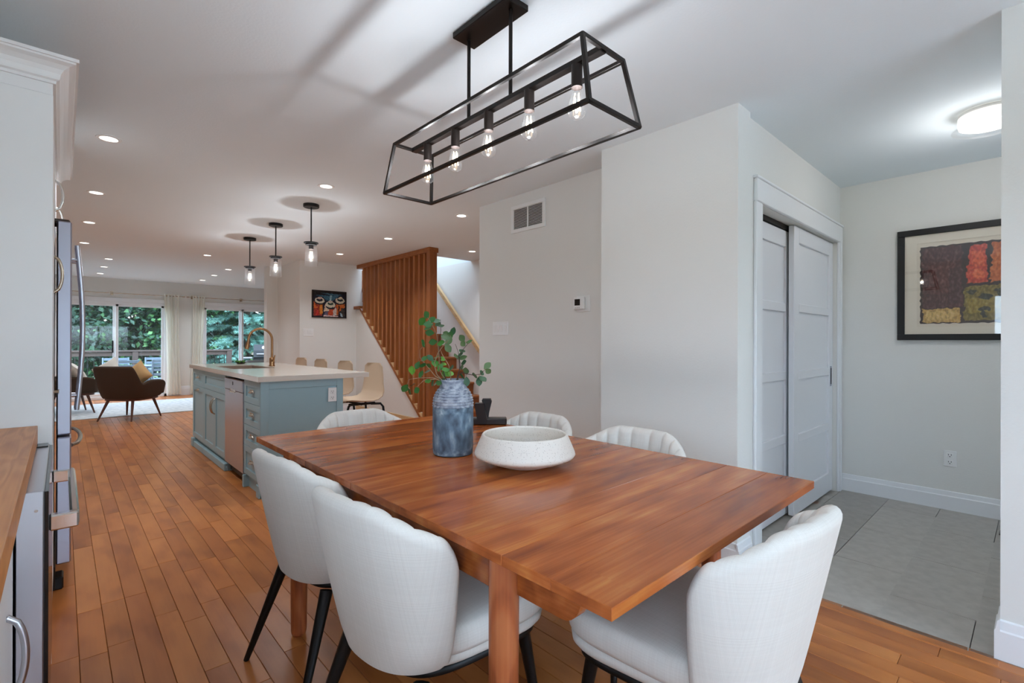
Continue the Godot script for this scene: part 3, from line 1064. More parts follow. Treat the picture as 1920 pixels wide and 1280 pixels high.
func build_chandelier() -> void:
	var o := V(1.234, CEIL, -1.475)
	var c := thing("chandelier", "black open-frame linear chandelier with five clear bulbs over the dining table", "chandelier", o)
	obj("canopy", B(V(-0.057, -0.026, -0.165), V(0.057, -0.0005, 0.165), 0.003), M.bronze, c)
	for z: float in [-0.128, 0.127]:
		obj("rod", MB.new().tube([V(0, -0.02, z), V(0, -0.36, z)], 0.0075, 10), M.bronze, c)
	var yt := 2.112 - CEIL
	var yb := 1.892 - CEIL
	var b := 0.0065
	obj("socket_bar", B(V(-0.014, yt - 0.012, -0.555), V(0.014, yt + 0.008, 0.555), 0.002), M.bronze, c)
	var T := [V(-0.103, yt, -0.555), V(0.103, yt, -0.555), V(0.103, yt, 0.555), V(-0.103, yt, 0.555)]
	var W := [V(-0.128, yb, -0.6), V(0.128, yb, -0.6), V(0.128, yb, 0.6), V(-0.128, yb, 0.6)]
	for k in 4:
		for pr in [[T[k], T[(k + 1) % 4]], [W[k], W[(k + 1) % 4]], [T[k], W[k]]]:
			var d: Vector3 = pr[1] - pr[0]
			var bs := Basis.looking_at(d.normalized(), Vector3.UP if absf(d.normalized().y) < 0.9 else Vector3.RIGHT)
			var m := MB.new().box(V(-b, -b, -d.length() / 2 - b * 0.6), V(b, b, d.length() / 2 + b * 0.6), 0.001, Transform3D(bs, (pr[0] + pr[1]) / 2))
			obj("frame_bar", m, M.bronze, c)
	var warm := glow(c8(255, 226, 176), 9.0)
	for k in 5:
		var z: float = [-0.435, -0.221, 0.0, 0.227, 0.448][k]
		var s := obj("socket", MB.new().lathe([[0.0, -0.075], [0.0185, -0.075], [0.0185, 0.0], [0.0, 0.0]], 18, Vector3.ZERO, true), M.socket, c)
		s.position = V(0, yt - 0.008, z)
		var bu := obj("bulb", bulb_shape(0.105, 0.03), M.glass, s)
		bu.position = V(0, -0.072, 0)
		var fi := obj("filament", filament_shape(0.105, 0.03), warm, s)
		fi.position = V(0, -0.072, 0)
		bulb_light(c, V(0, yt - 0.13, z), 0.055, c8(240, 246, 255))

# ------------------------------------------------------------------ kitchen island
func shaker(x: float, y0: float, y1: float, z0: float, z1: float, called: String, parent: Node, m_: Material, rail := 0.055) -> MeshInstance3D:
	# framed front facing -x at x, with a recessed panel; z0 < z1
	var g := 0.0015
	var m := MB.new()
	var a := z0 + g
	var b := z1 - g
	var lo := y0 + g
	var hi := y1 - g
	var rl := minf(rail, (hi - lo) * 0.28)
	m.box(V(x, lo, a), V(x + 0.02, hi, a + rail), 0.0015)
	m.box(V(x, lo, b - rail), V(x + 0.02, hi, b), 0.0015)
	m.box(V(x, lo, a + rail), V(x + 0.02, lo + rl, b - rail), 0.0015)
	m.box(V(x, hi - rl, a + rail), V(x + 0.02, hi, b - rail), 0.0015)
	m.box(V(x + 0.010, lo + rl - 0.002, a + rail - 0.002), V(x + 0.02, hi - rl + 0.002, b - rail + 0.002))
	return obj(called, m, m_, parent)

func cup_pull(at: Vector3, w: float) -> MB:
	# half-round cup opening downwards, facing -x
	var rows := []
	for i in 9:
		var a := PI * i / 8.0 - PI / 2
		var row := []
		for k in 7:
			var ph := PI * 0.5 * k / 6.0
			row.append(at + V(-0.024 * sin(ph) * cos(a), 0.018 * cos(ph), w * 0.5 * sin(a) * (0.7 + 0.3 * sin(ph))))
		rows.append(row)
	var m := MB.new().sheet(rows)
	m.box(at + V(-0.003, 0.014, -w * 0.55), at + V(0.0, 0.024, w * 0.55), 0.001)
	return m

func bow_pull(a: Vector3, b: Vector3, out: Vector3, depth: float, r: float) -> MB:
	var pts := []
	for k in 13:
		var f := k / 12.0
		pts.append(a.lerp(b, f) + out * depth * pow(sin(PI * f), 0.45))
	return MB.new().tube(pts, r, 8)

func build_island() -> void:
	var X := 1.11
	var XB := 1.757
	# drawer unit at the dining end, with the panelled end
	var d := thing("drawer_cabinet", "blue-grey island cabinet with four drawers and a panelled end", "cabinet", V(X, 0, -4.24))
	var o := V(X, 0, -4.24)
	obj("body", MB.new().box(V(X + 0.02, 0.1, -4.465) - o, V(XB, 0.888, -4.03) - o).box(V(X + 0.03, 0.0, -4.465) - o, V(XB, 0.1, -4.04) - o), M.blue_cab, d)
	var ys := [0.885, 0.70, 0.52, 0.35, 0.11]
	for k in 4:
		var f := shaker(0.0, ys[k + 1], ys[k], -4.465 - o.z, -4.02 - o.z, "drawer", d, M.blue_cab, 0.05)
		obj("pull", cup_pull(V(0.0, (ys[k] + ys[k + 1]) / 2 - 0.004, 0), 0.09), M.nickel, f)
	var m := MB.new()
	m.box(V(X, 0.0, -4.03) - o, V(X + 0.06, 0.888, -4.012) - o, 0.0015)
	m.box(V(XB - 0.055, 0.0, -4.03) - o, V(XB, 0.888, -4.012) - o, 0.0015)
	m.box(V(X + 0.06, 0.828, -4.03) - o, V(XB - 0.055, 0.888, -4.012) - o, 0.0015)
	m.box(V(X + 0.06, 0.0, -4.03) - o, V(XB - 0.055, 0.14, -4.012) - o, 0.0015)
	m.box(V(X + 0.058, 0.138, -4.03) - o, V(XB - 0.053, 0.83, -4.022) - o)
	obj("end_panel", m, M.blue_cab, d)
	obj("foot", B(V(X - 0.012, 0, -4.08) - o, V(X + 0.06, 0.1, -4.012) - o, 0.004), M.blue_cab, d)
	obj("foot", B(V(X - 0.012, 0, -4.465) - o, V(X + 0.04, 0.1, -4.43) - o, 0.004), M.blue_cab, d)
	# dishwasher
	d = thing("dishwasher", "stainless steel dishwasher built into the island", "dishwasher", V(X, 0, -4.775))
	o = V(X, 0, -4.775)
	obj("body", B(V(X + 0.04, 0.02, -5.075) - o, V(X + 0.6, 0.86, -4.475) - o), M.black, d)
	obj("door", B(V(X - 0.006, 0.10, -5.076) - o, V(X + 0.04, 0.765, -4.474) - o, 0.003), M.steel, d)
	obj("control_panel", B(V(X - 0.01, 0.768, -5.076) - o, V(X + 0.04, 0.866, -4.474) - o, 0.004), M.steel, d)
	obj("handle", cup_pull(V(X - 0.01, 0.755, -4.775) - o, 0.16), M.chrome, d)
	obj("badge", B(V(X - 0.0125, 0.815, -4.79) - o, V(X - 0.0095, 0.845, -4.775) - o), M.black, d)
	# sink unit
	d = thing("sink_cabinet", "blue-grey island cabinet with two doors below the sink", "cabinet", V(X, 0, -5.55))
	o = V(X, 0, -5.55)
	obj("body", MB.new().box(V(X + 0.02, 0.1, -6.01) - o, V(XB, 0.66, -5.085) - o).box(V(X + 0.03, 0.0, -6.01) - o, V(XB, 0.1, -5.085) - o).box(V(X + 0.02, 0.66, -6.01) - o, V(X + 0.05, 0.888, -5.085) - o), M.blue_cab, d)
	shaker(0.0, 0.70, 0.885, -6.01 - o.z, -5.09 - o.z, "false_drawer", d, M.blue_cab)
	var dl := shaker(0.0, 0.11, 0.70, -5.53 - o.z, -5.09 - o.z, "door", d, M.blue_cab)
	var dr := shaker(0.0, 0.11, 0.70, -6.01 - o.z, -5.53 - o.z, "door", d, M.blue_cab)
	obj("pull", bow_pull(V(0, 0.48, -5.5) - V(0, 0, o.z), V(0, 0.63, -5.5) - V(0, 0, o.z), V(-1, 0, 0), 0.032, 0.006), M.nickel, dl)
	obj("pull", bow_pull(V(0, 0.48, -5.56) - V(0, 0, o.z), V(0, 0.63, -5.56) - V(0, 0, o.z), V(-1, 0, 0), 0.032, 0.006), M.nickel, dr)
	obj("base_moulding", B(V(X - 0.01, 0, -6.01) - o, V(X + 0.03, 0.07, -5.085) - o, 0.006), M.blue_cab, d)
	# narrow unit at the far end
	d = thing("narrow_cabinet", "blue-grey island cabinet with one drawer over one door, at the garden end", "cabinet", V(X, 0, -6.3))
	o = V(X, 0, -6.3)
	obj("body", MB.new().box(V(X + 0.02, 0.1, -6.6) - o, V(XB, 0.888, -6.012) - o).box(V(X + 0.03, 0.0, -6.6) - o, V(XB, 0.1, -6.012) - o), M.blue_cab, d)
	var f1 := shaker(0.0, 0.70, 0.885, -6.6 - o.z, -6.012 - o.z, "drawer", d, M.blue_cab)
	obj("pull", cup_pull(V(0, 0.79, 0), 0.09), M.nickel, f1)
	var f2 := shaker(0.0, 0.11, 0.70, -6.6 - o.z, -6.012 - o.z, "door", d, M.blue_cab)
	obj("pull", cup_pull(V(0, 0.655, 0), 0.09), M.nickel, f2)
	obj("foot", B(V(X - 0.02, 0, -6.6) - o, V(X + 0.05, 0.1, -6.5) - o, 0.008), M.blue_cab, d)
	obj("base_moulding", B(V(X - 0.01, 0, -6.5) - o, V(X + 0.03, 0.07, -6.012) - o, 0.006), M.blue_cab, d)
	# worktop around the sink
	m = MB.new()
	var x0 := 1.083; var x1 := 1.972; var z0 := -6.65; var z1 := -3.972
	m.box(V(x0, 0.89, z0), V(1.21, 0.93, z1))
	m.box(V(1.585, 0.89, z0), V(x1, 0.93, z1))
	m.box(V(1.21, 0.89, -5.24), V(1.585, 0.93, z1))
	m.box(V(1.21, 0.89, z0), V(1.585, 0.93, -6.0))
	tag(obj("island_worktop", m, M.quartz, self), "cream quartz worktop covering the blue island", "worktop")
	# sink
	m = MB.new()
	m.box(V(1.212, 0.70, -5.998), V(1.583, 0.712, -5.242))
	m.box(V(1.212, 0.712, -5.998), V(1.222, 0.926, -5.242))
	m.box(V(1.573, 0.712, -5.998), V(1.583, 0.926, -5.242))
	m.box(V(1.222, 0.712, -5.998), V(1.573, 0.926, -5.988))
	m.box(V(1.222, 0.712, -5.252), V(1.573, 0.926, -5.242))
	var sk := thing("sink", "taupe undermount sink set in the island worktop", "sink", V(1.4, 0.7, -5.62))
	var basin := obj("basin", m, mat(c8(150, 126, 108), 0.4), sk)
	basin.position = -V(1.4, 0.7, -5.62)
	obj("drain", MB.new().lathe([[0.0, 0.0125], [0.04, 0.0125], [0.045, 0.0145], [0.0, 0.0155]], 16), M.steel, sk)
	# faucet
	var fa := thing("faucet", "brass gooseneck kitchen faucet standing behind the sink", "faucet", V(1.665, 0.93, -5.61))
	obj("base", MB.new().lathe([[0.0, 0.0], [0.03, 0.0], [0.03, 0.008], [0.026, 0.012], [0.026, 0.085], [0.022, 0.095], [0.0, 0.095]], 18), M.brass, fa)
	var pts := [V(0, 0.09, 0), V(0, 0.27, 0)]
	for k in 13:
		var a := PI * k / 12.0
		pts.append(V(-0.115 + 0.115 * cos(a), 0.285 + 0.115 * sin(a), 0))
	pts.append(V(-0.236, 0.25, 0))
	obj("spout", MB.new().tube(pts, 0.0125, 12), M.brass, fa)
	obj("spray_head", MB.new().tube([V(-0.235, 0.255, 0), V(-0.238, 0.235, 0), V(-0.246, 0.195, 0), V(-0.248, 0.185, 0)], [0.014, 0.018, 0.021, 0.019], 12), M.brass, fa)
	obj("lever", MB.new().tube([V(0, 0.06, 0.02), V(0, 0.062, 0.05), V(0.012, 0.12, 0.058)], [0.014, 0.012, 0.005], 10), M.brass, fa)
	# outlet on the island end
	outlet(V(1.663, 0.755, -4.012), 0.0, "white double outlet on the end of the blue island")
	# stools
	build_stools()
	# little plant on the far end
	var pl := thing("small_plant", "small green succulent at the far end of the island worktop", "plant", V(1.56, 0.93, -6.42))
	obj("dish", MB.new().lathe([[0.0, 0.0], [0.035, 0.0], [0.06, 0.018], [0.055, 0.02], [0.0, 0.012]], 18), M.dark_wood, pl)
	for k in 16:
		var a := TAU * k / 16.0 + 0.3
		var rr := 0.012 + 0.028 * fmod(k * 0.37, 1.0)
		var at := V(cos(a) * rr, 0.012, sin(a) * rr * 1.5)
		obj("leaf", MB.new().tube([at, at + V(cos(a) * 0.012, 0.015, sin(a) * 0.012), at + V(cos(a) * 0.028, 0.03, sin(a) * 0.028)], [0.006, 0.007, 0.001], 6), M.leaf[k % 3], pl)

func build_stools() -> void:
	var group := "beige counter stools along the island"
	var s := thing("counter_stool", "beige moulded counter stool at the dining end of the island", "stool", V(2.11, 0, -4.50), PI / 2, group)
	# side profile of the shell: seat front, seat, bend, back (z grows to the rear)
	var prof := [[-0.21, 0.625], [-0.20, 0.638], [-0.15, 0.64], [-0.05, 0.628], [0.05, 0.622], [0.11, 0.632], [0.155, 0.665], [0.18, 0.72], [0.195, 0.80], [0.207, 0.88], [0.215, 0.955], [0.218, 0.985]]
	for side in 1:
		var rows_a := []
		var rows_b := []
		for i in prof.size():
			var f := float(i) / (prof.size() - 1)
			var hw := 0.225
			if i < 3: hw = 0.205 + 0.007 * i
			if i > 7: hw = 0.215 - 0.012 * (i - 7)
			if i == prof.size() - 1: hw = 0.12
			var ra := []
			var rb := []
			for k in 15:
				var u := -1.0 + 2.0 * k / 14.0
				var lift := 0.022 * u * u
				var fwd := -0.05 * u * u * smoothstep(0.4, 1.0, f)
				var p := V(u * hw, prof[i][1] + lift * (1.0 - smoothstep(0.45, 0.7, f)), prof[i][0] + fwd)
				ra.append(p)
				var q: Array = prof[mini(i + 1, prof.size() - 1)]
				var w: Array = prof[maxi(i - 1, 0)]
				var tn := Vector2(q[0] - w[0], q[1] - w[1]).normalized()
				rb.append(p + V(0, -tn.x, tn.y) * 0.009)
			rows_a.append(ra)
			rows_b.append(rb)
		var m := MB.new()
		# closed ring per row: top side then underside
		var rows := []
		for i in rows_a.size():
			var ring: Array = rows_a[i].duplicate()
			var back: Array = rows_b[i].duplicate()
			back.reverse()
			ring.append_array(back)
			rows.append(ring)
		m.sheet(rows, true)
		obj("shell", m, M.shell, s)
	for sx: float in [-1.0, 1.0]:
		obj("leg", MB.new().tube([V(sx * 0.13, 0.60, -0.13), V(sx * 0.17, 0.595, -0.16), V(sx * 0.185, 0.57, -0.175), V(sx * 0.225, 0.0, -0.22)], 0.011, 8), M.black, s)
		obj("leg", MB.new().tube([V(sx * 0.13, 0.60, 0.08), V(sx * 0.17, 0.60, 0.16), V(sx * 0.185, 0.57, 0.18), V(sx * 0.225, 0.0, 0.23)], 0.011, 8), M.black, s)
		obj("side_bar", MB.new().tube([V(sx * 0.13, 0.605, -0.14), V(sx * 0.13, 0.605, 0.12)], 0.012, 8), M.black, s)
	obj("footrest", MB.new().tube([V(-0.212, 0.19, -0.205), V(0.212, 0.19, -0.205)], 0.009, 8), M.black, s)
	obj("cross_bar", MB.new().tube([V(-0.14, 0.603, -0.02), V(0.14, 0.603, -0.02)], 0.012, 8), M.black, s)
	copy(s, V(2.11, 0, -5.16), PI / 2, "beige moulded counter stool second from the dining end of the island", group)
	copy(s, V(2.11, 0, -5.85), PI / 2, "beige moulded counter stool third from the dining end of the island", group)
	copy(s, V(2.11, 0, -6.5), PI / 2, "beige moulded counter stool at the garden end of the island", group)

func outlet(at: Vector3, turn: float, label: String) -> void:
	# plate facing local +z
	var o := thing("wall_outlet", label, "outlet", at, turn)
	obj("plate", B(V(-0.036, -0.058, 0.0), V(0.036, 0.058, 0.006), 0.003), M.plastic, o)
	for s: float in [-1.0, 1.0]:
		var r := obj("receptacle", B(V(-0.018, s * 0.025 - 0.016, 0.005), V(0.018, s * 0.025 + 0.016, 0.009), 0.003), M.plastic, o)
		var m := MB.new()
		m.box(V(-0.009, s * 0.025 - 0.002, 0.0088), V(-0.006, s * 0.025 + 0.008, 0.0095))
		m.box(V(0.006, s * 0.025 - 0.002, 0.0088), V(0.009, s * 0.025 + 0.008, 0.0095))
		m.box(V(-0.003, s * 0.025 - 0.012, 0.0088), V(0.003, s * 0.025 - 0.007, 0.0095))
		obj("slots", m, M.slot, r)

# ------------------------------------------------------------------ kitchen run on the left
func crown(prof: Array, x0: float, xf: float, zn: float, zf: float, o: Vector3) -> MB:
	# prof: [out, y]; path: near face (facing +z), front (facing +x), far face
	var m := MB.new()
	for k in prof.size() - 1:
		var p: Array = prof[k]
		var q: Array = prof[k + 1]
		var path := func(e: Array) -> Array: return [V(x0, e[1], zn + e[0]) - o, V(xf + e[0], e[1], zn + e[0]) - o, V(xf + e[0], e[1], zf - e[0]) - o, V(x0, e[1], zf - e[0]) - o]
		var a: Array = path.call(p)
		var b: Array = path.call(q)
		var outs := [V(0, 0, 1), V(1, 0, 0), V(0, 0, -1)]
		for s in 3:
			m.quad(a[s], a[s + 1], b[s + 1], b[s], outs[s] * (q[1] - p[1]) + Vector3.UP * (p[0] - q[0]))
	return m

func build_kitchen_left() -> void:
	# tall pantry beside the fridge
	var o := V(-0.3, 0, -2.8)
	var d := thing("pantry_cabinet", "tall white pantry cabinet between wooden counter and fridge", "cabinet", o)
	obj("body", MB.new().box(V(-0.759, 0.1, -3.15) - o, V(-0.045, 2.108, -2.50) - o).box(V(-0.759, 0.0, -3.15) - o, V(-0.1, 0.1, -2.50) - o), M.white_cab, d)
	obj("side_panel", B(V(-0.759, 0.0, -2.50) - o, V(-0.0245, 2.108, -2.485) - o, 0.001), M.white_cab, d)
	var dr := obj("door", B(V(-0.045, 0.11, -3.148) - o, V(-0.026, 2.10, -2.502) - o, 0.002), M.white_cab, d)
	obj("handle", bow_pull(V(-0.026, 1.42, -3.06) - o, V(-0.026, 1.585, -3.06) - o, V(1, 0, 0), 0.028, 0.006), M.nickel, dr)
	obj("knob", MB.new().tube([V(-0.026, 0.965, -3.06) - o, V(-0.012, 0.965, -3.06) - o, V(-0.008, 0.965, -3.06) - o], [0.006, 0.006, 0.013], 12), M.nickel, dr)
	# cabinet over the fridge
	var o2 := V(-0.3, 1.82, -3.63)
	d = thing("wall_cabinet", "white cabinet above the stainless fridge", "cabinet", o2)
	obj("body", B(V(-0.759, 1.82, -4.13) - o2, V(-0.045, 2.108, -3.152) - o2), M.white_cab, d)
	for k in 2:
		var z0 := -3.155 - 0.487 * k
		var f := obj("door", B(V(-0.045, 1.824, z0 - 0.484) - o2, V(-0.026, 2.10, z0) - o2, 0.002), M.white_cab, d)
		var zh: float = [-3.3, -3.98][k]
		obj("handle", bow_pull(V(-0.026, 1.84, zh) - o2, V(-0.026, 1.99, zh) - o2, V(1, 0, 0), 0.03, 0.006), M.chrome, f)
	# frieze and crown moulding along the top of both
	var o3 := V(-0.3, 2.108, -3.3)
	var cr := thing("crown_moulding", "white crown moulding along the top of the tall cabinets", "moulding", o3)
	obj("frieze", B(V(-0.759, 2.109, -4.13) - o3, V(-0.026, 2.235, -2.487) - o3), M.white_cab, cr)
	obj("crown", crown([[0.0, 2.150], [0.008, 2.150], [0.010, 2.160], [0.018, 2.165], [0.020, 2.172], [0.022, 2.185], [0.030, 2.200], [0.045, 2.213], [0.062, 2.220], [0.064, 2.226], [0.072, 2.226], [0.072, 2.238], [0.0, 2.238]], -0.759, -0.026, -2.487, -4.13, o3), M.white_cab, cr)
	# fridge
	var o4 := V(-0.3, 0, -3.63)
	d = thing("fridge", "stainless steel fridge with a bottom freezer drawer", "fridge", o4)
	obj("body", B(V(-0.72, 0.03, -4.085) - o4, V(-0.03, 1.76, -3.175) - o4, 0.004), mat(c8(40, 40, 42), 0.5), d)
	obj("hinge_cover", B(V(-0.10, 1.76, -3.30) - o4, V(0.03, 1.782, -3.18) - o4, 0.006), mat(c8(60, 52, 48), 0.5), d)
	for k in 2:
		var z1 := -3.172 - 0.459 * k
		var f := obj("door", B(V(-0.018, 0.748, z1 - 0.455) - o4, V(0.036, 1.772, z1) - o4, 0.006), M.steel_soft, d)
		var zh: float = [-3.585, -3.675][k]
		var pts := [V(0.036, 1.66, zh) - o4, V(0.062, 1.66, zh) - o4, V(0.064, 1.72, zh) - o4]
		obj("handle_post", MB.new().tube([V(0.03, 1.64, zh) - o4, V(0.068, 1.64, zh) - o4], 0.009, 8), M.steel, f)
		obj("handle_post", MB.new().tube([V(0.03, 0.90, zh) - o4, V(0.068, 0.90, zh) - o4], 0.009, 8), M.steel, f)
		pts = []
		for q in 15:
			var t := q / 14.0
			pts.append(V(0.062 + 0.024 * sin(PI * t), lerpf(0.82, 1.72, t), zh) - o4)
		obj("handle", MB.new().tube(pts, 0.0115, 10), M.steel, f)
	var fz := obj("freezer_drawer", B(V(-0.018, 0.13, -4.086) - o4, V(0.036, 0.736, -3.172) - o4, 0.006), M.steel_soft, d)
	obj("handle", bow_pull(V(0.036, 0.675, -3.95) - o4, V(0.036, 0.675, -3.30) - o4, V(1, 0, 0), 0.042, 0.010), M.nickel, fz)
	obj("foot", B(V(-0.06, 0.0, -3.3) - o4, V(0.01, 0.06, -3.2) - o4, 0.006), M.black, d)
	obj("kick_plate", B(V(-0.07, 0.01, -4.08) - o4, V(-0.02, 0.12, -3.18) - o4, 0.004), M.black, d)
	# oven under the counter
	var o5 := V(-0.3, 0, -2.096)
	d = thing("oven", "stainless steel oven with a squared bar handle under the wooden counter", "oven", o5)
	obj("body", B(V(-0.70, 0.05, -2.474) - o5, V(-0.088, 0.815, -1.722) - o5), M.black, d)
	var dd := obj("door", B(V(-0.084, 0.10, -2.476) - o5, V(-0.031, 0.82, -1.716) - o5, 0.003), M.steel, d)
	obj("door_glass", B(V(-0.031, 0.11, -2.474) - o5, V(-0.023, 0.815, -1.718) - o5, 0.001), M.black_gloss, dd)
	obj("vent_strip", B(V(-0.08, 0.8195, -2.474) - o5, V(-0.034, 0.824, -2.40) - o5, 0.001), M.black_gloss, dd)
	obj("screw", MB.new().tube([V(-0.046, 0.77, -1.718) - o5, V(-0.046, 0.77, -1.7145) - o5], 0.004, 8), M.chrome, dd)
	# loop handle: rounded rectangle seen from above
	var hm := MB.new()
	var ox := -0.023
	hm.box(V(ox, 0.690, -1.82) - o5, V(0.036, 0.732, -1.79) - o5, 0.004)
	hm.box(V(ox, 0.690, -2.42) - o5, V(0.036, 0.732, -2.39) - o5, 0.004)
	hm.box(V(0.018, 0.690, -2.40) - o5, V(0.038, 0.732, -1.81) - o5, 0.005)
	obj("handle", hm, M.chrome, dd)
	# base cabinet and wooden counter nearer the camera
	var o6 := V(-0.4, 0, -0.4)
	d = thing("base_cabinet", "white base cabinet under the wooden counter, beside the oven", "cabinet", o6)
	obj("body", MB.new().box(V(-0.759, 0.1, -1.705) - o6, V(-0.105, 0.823, 1.0) - o6).box(V(-0.759, 0.0, -1.705) - o6, V(-0.16, 0.1, 1.0) - o6), M.white_cab, d)
	for k in 4:
		var z1 := -1.704 + 0.676 * k
		var f := obj("door", B(V(-0.105, 0.11, z1 + 0.002) - o6, V(-0.086, 0.815, z1 + 0.672) - o6, 0.002), M.white_cab, d)
		obj("handle", bow_pull(V(-0.086, 0.42, z1 + 0.19) - o6, V(-0.086, 0.60, z1 + 0.19) - o6, V(1, 0, 0), 0.03, 0.007), M.steel, f)
	tag(obj("wooden_counter", B(V(-0.759, 0.825, -2.482), V(-0.063, 0.889, 1.02), 0.002), M.butcher, self), "wooden butcher-block counter beside the tall white cabinet", "counter")

# ------------------------------------------------------------------ lamps
func build_lights() -> void:
	var spots := [[0.215, -3.975], [0.215, -5.5], [0.215, -6.93], [0.215, -8.43], [0.535, -9.83], [0.535, -10.93], [0.535, -12.05], [1.59, -3.97], [1.585, -8.38], [2.175, -9.79], [2.17, -10.86], [2.165, -11.9], [2.96, -3.96], [2.96, -5.46], [2.97, -6.91], [4.24, -5.42]]
	var names := ["above the wooden floor beside the tall cabinets' crown", "second along the row over the kitchen aisle", "third along the row over the kitchen aisle", "last along the row over the kitchen aisle", "first of three over the armchairs", "middle of three over the armchairs", "last of three over the armchairs, by the garden door", "between the chandelier and the nearest island pendant", "just past the island pendants", "first of three on the sofa side", "middle of three on the sofa side", "last of three on the sofa side, by the garden door", "beside the corner of the wall with the air vent", "second along the row past the air vent wall", "in front of the picture wall", "over the foot of the stairs"]
	var first: Node3D
	var lens_m := glow(c8(255, 250, 240), 3.0)
	for k in spots.size():
		var p := V(spots[k][0], CEIL, spots[k][1])
		var label: String = "round recessed ceiling light " + names[k]
		if k == 0:
			first = thing("ceiling_light", label, "ceiling light", p, 0, "recessed ceiling lights")
			obj("trim_ring", MB.new().lathe([[0.046, -0.004], [0.064, -0.004], [0.066, -0.0005]], 24, Vector3.ZERO, true), M.plastic, first)
			obj("lens", MB.new().lathe([[0.0, -0.003], [0.047, -0.003], [0.047, -0.0005]], 24, Vector3.ZERO, true), lens_m, first)
			var l := SpotLight3D.new()
			l.name = "glow"
			l.light_color = c8(234, 243, 252)
			l.light_energy = 0.98
			l.light_size = 0.045
			l.spot_angle = 62.0
			l.spot_angle_attenuation = 0.8
			l.spot_range = 10.0
			l.shadow_enabled = true
			l.rotation.x = -PI / 2
			l.position = V(0, -0.012, 0)
			first.add_child(l)
		else:
			copy(first, p, 0, label)
	# glass pendants over the island
	var group := "clear glass pendants over the island"
	var pz := [-4.60, -5.62, -6.61]
	var pn := ["over the dining end of the island", "in the middle of the island row", "over the garden end of the island"]
	var pen: Node3D
	for k in 3:
		var p := V(1.703, CEIL, pz[k])
		var label: String = "black pendant with a clear glass cylinder " + pn[k]
		if k == 0:
			pen = thing("pendant_light", label, "pendant light", p, 0, group)
			obj("canopy", MB.new().lathe([[0.0, -0.028], [0.066, -0.028], [0.07, -0.024], [0.07, -0.0005], [0.0, -0.0005]], 24, Vector3.ZERO, true), M.black, pen)
			obj("rod", MB.new().tube([V(0, -0.02, 0), V(0, -0.36, 0)], 0.0065, 8), M.black, pen)
			obj("cap", MB.new().lathe([[0.0, -0.378], [0.05, -0.378], [0.05, -0.362], [0.064, -0.362], [0.064, -0.353], [0.0, -0.353]], 24, Vector3.ZERO, true), M.black, pen)
			obj("socket", MB.new().lathe([[0.0, -0.415], [0.021, -0.415], [0.021, -0.376]], 16, Vector3.ZERO, true), M.socket, pen)
			obj("glass_shade", MB.new().lathe([[0.056, -0.573], [0.058, -0.573], [0.058, -0.376], [0.055, -0.376], [0.055, -0.571]], 32, Vector3.ZERO, true), M.glass, pen)
			var bu := obj("bulb", bulb_shape(0.12, 0.03), M.glass, pen)
			bu.position = V(0, -0.412, 0)
			var fi := obj("filament", filament_shape(0.12, 0.034), glow(c8(255, 226, 176), 12.0), bu)
			bulb_light(pen, V(0, -0.475, 0), 0.11, c8(240, 246, 255))
		else:
			copy(pen, p, 0, label)
	# flush light in the foyer
	var fp := V(3.72, CEIL, -0.19)
	var fl := thing("flush_ceiling_light", "round white flush ceiling light with a clear glass rim in the foyer", "ceiling light", fp)
	obj("base_plate", MB.new().lathe([[0.0, -0.02], [0.12, -0.02], [0.125, -0.001]], 36, Vector3.ZERO, true), M.plastic, fl)
	obj("diffuser", MB.new().lathe([[0.0, -0.085], [0.10, -0.083], [0.123, -0.074], [0.127, -0.06], [0.127, -0.02], [0.0, -0.02]], 40), glow(c8(255, 250, 242), 1.0), fl)
	obj("glass_rim", MB.new().lathe([[0.128, -0.094], [0.155, -0.094], [0.155, -0.088], [0.128, -0.088]], 40, Vector3.ZERO, true), M.glass, fl)
	var ol := OmniLight3D.new()
	ol.name = "glow"
	ol.light_color = c8(250, 250, 252)
	ol.light_energy = 0.16
	ol.light_size = 0.1
	ol.omni_range = 10.0
	ol.shadow_enabled = true
	ol.position = V(0, -0.16, 0)
	fl.add_child(ol)

# ------------------------------------------------------------------ things on the walls
func paint(w: int, h: int, base: Color, shapes: Array) -> ImageTexture:
	var im := Image.create(w, h, false, Image.FORMAT_RGB8)
	im.fill(base)
	var fn := FastNoiseLite.new()
	fn.seed = 5
	fn.frequency = 0.05
	fn.fractal_octaves = 3
	for s in shapes:
		var x0 := 0.0; var x1 := 1.0; var y0 := 0.0; var y1 := 1.0
		if s[0] == "e":
			x0 = s[1] - s[3]; x1 = s[1] + s[3]; y0 = s[2] - s[4]; y1 = s[2] + s[4]
		else:
			x0 = 9.0; x1 = -9.0; y0 = 9.0; y1 = -9.0
			for p in s[1]:
				x0 = minf(x0, p.x); x1 = maxf(x1, p.x); y0 = minf(y0, p.y); y1 = maxf(y1, p.y)
		for py in range(maxi(0, int((y0 - 0.03) * h)), mini(h, int((y1 + 0.03) * h) + 1)):
			for px in range(maxi(0, int((x0 - 0.03) * w)), mini(w, int((x1 + 0.03) * w) + 1)):
				var wob := fn.get_noise_2d(px, py) * 0.02
				var u := (px + 0.5) / w + wob
				var t := (py + 0.5) / h + wob
				var inside := false
				var col: Color
				if s[0] == "e":
					inside = pow((u - s[1]) / s[3], 2) + pow((t - s[2]) / s[4], 2) < 1.0
					col = s[5]
				else:
					inside = Geometry2D.is_point_in_polygon(Vector2(u, t), s[1])
					col = s[2]
				if inside:
					var k := fn.get_noise_2d(px * 2.3 + 90, py * 1.3) * 0.35
					im.set_pixel(px, py, col.lightened(k) if k > 0 else col.darkened(-k))
	return ImageTexture.create_from_image(im)

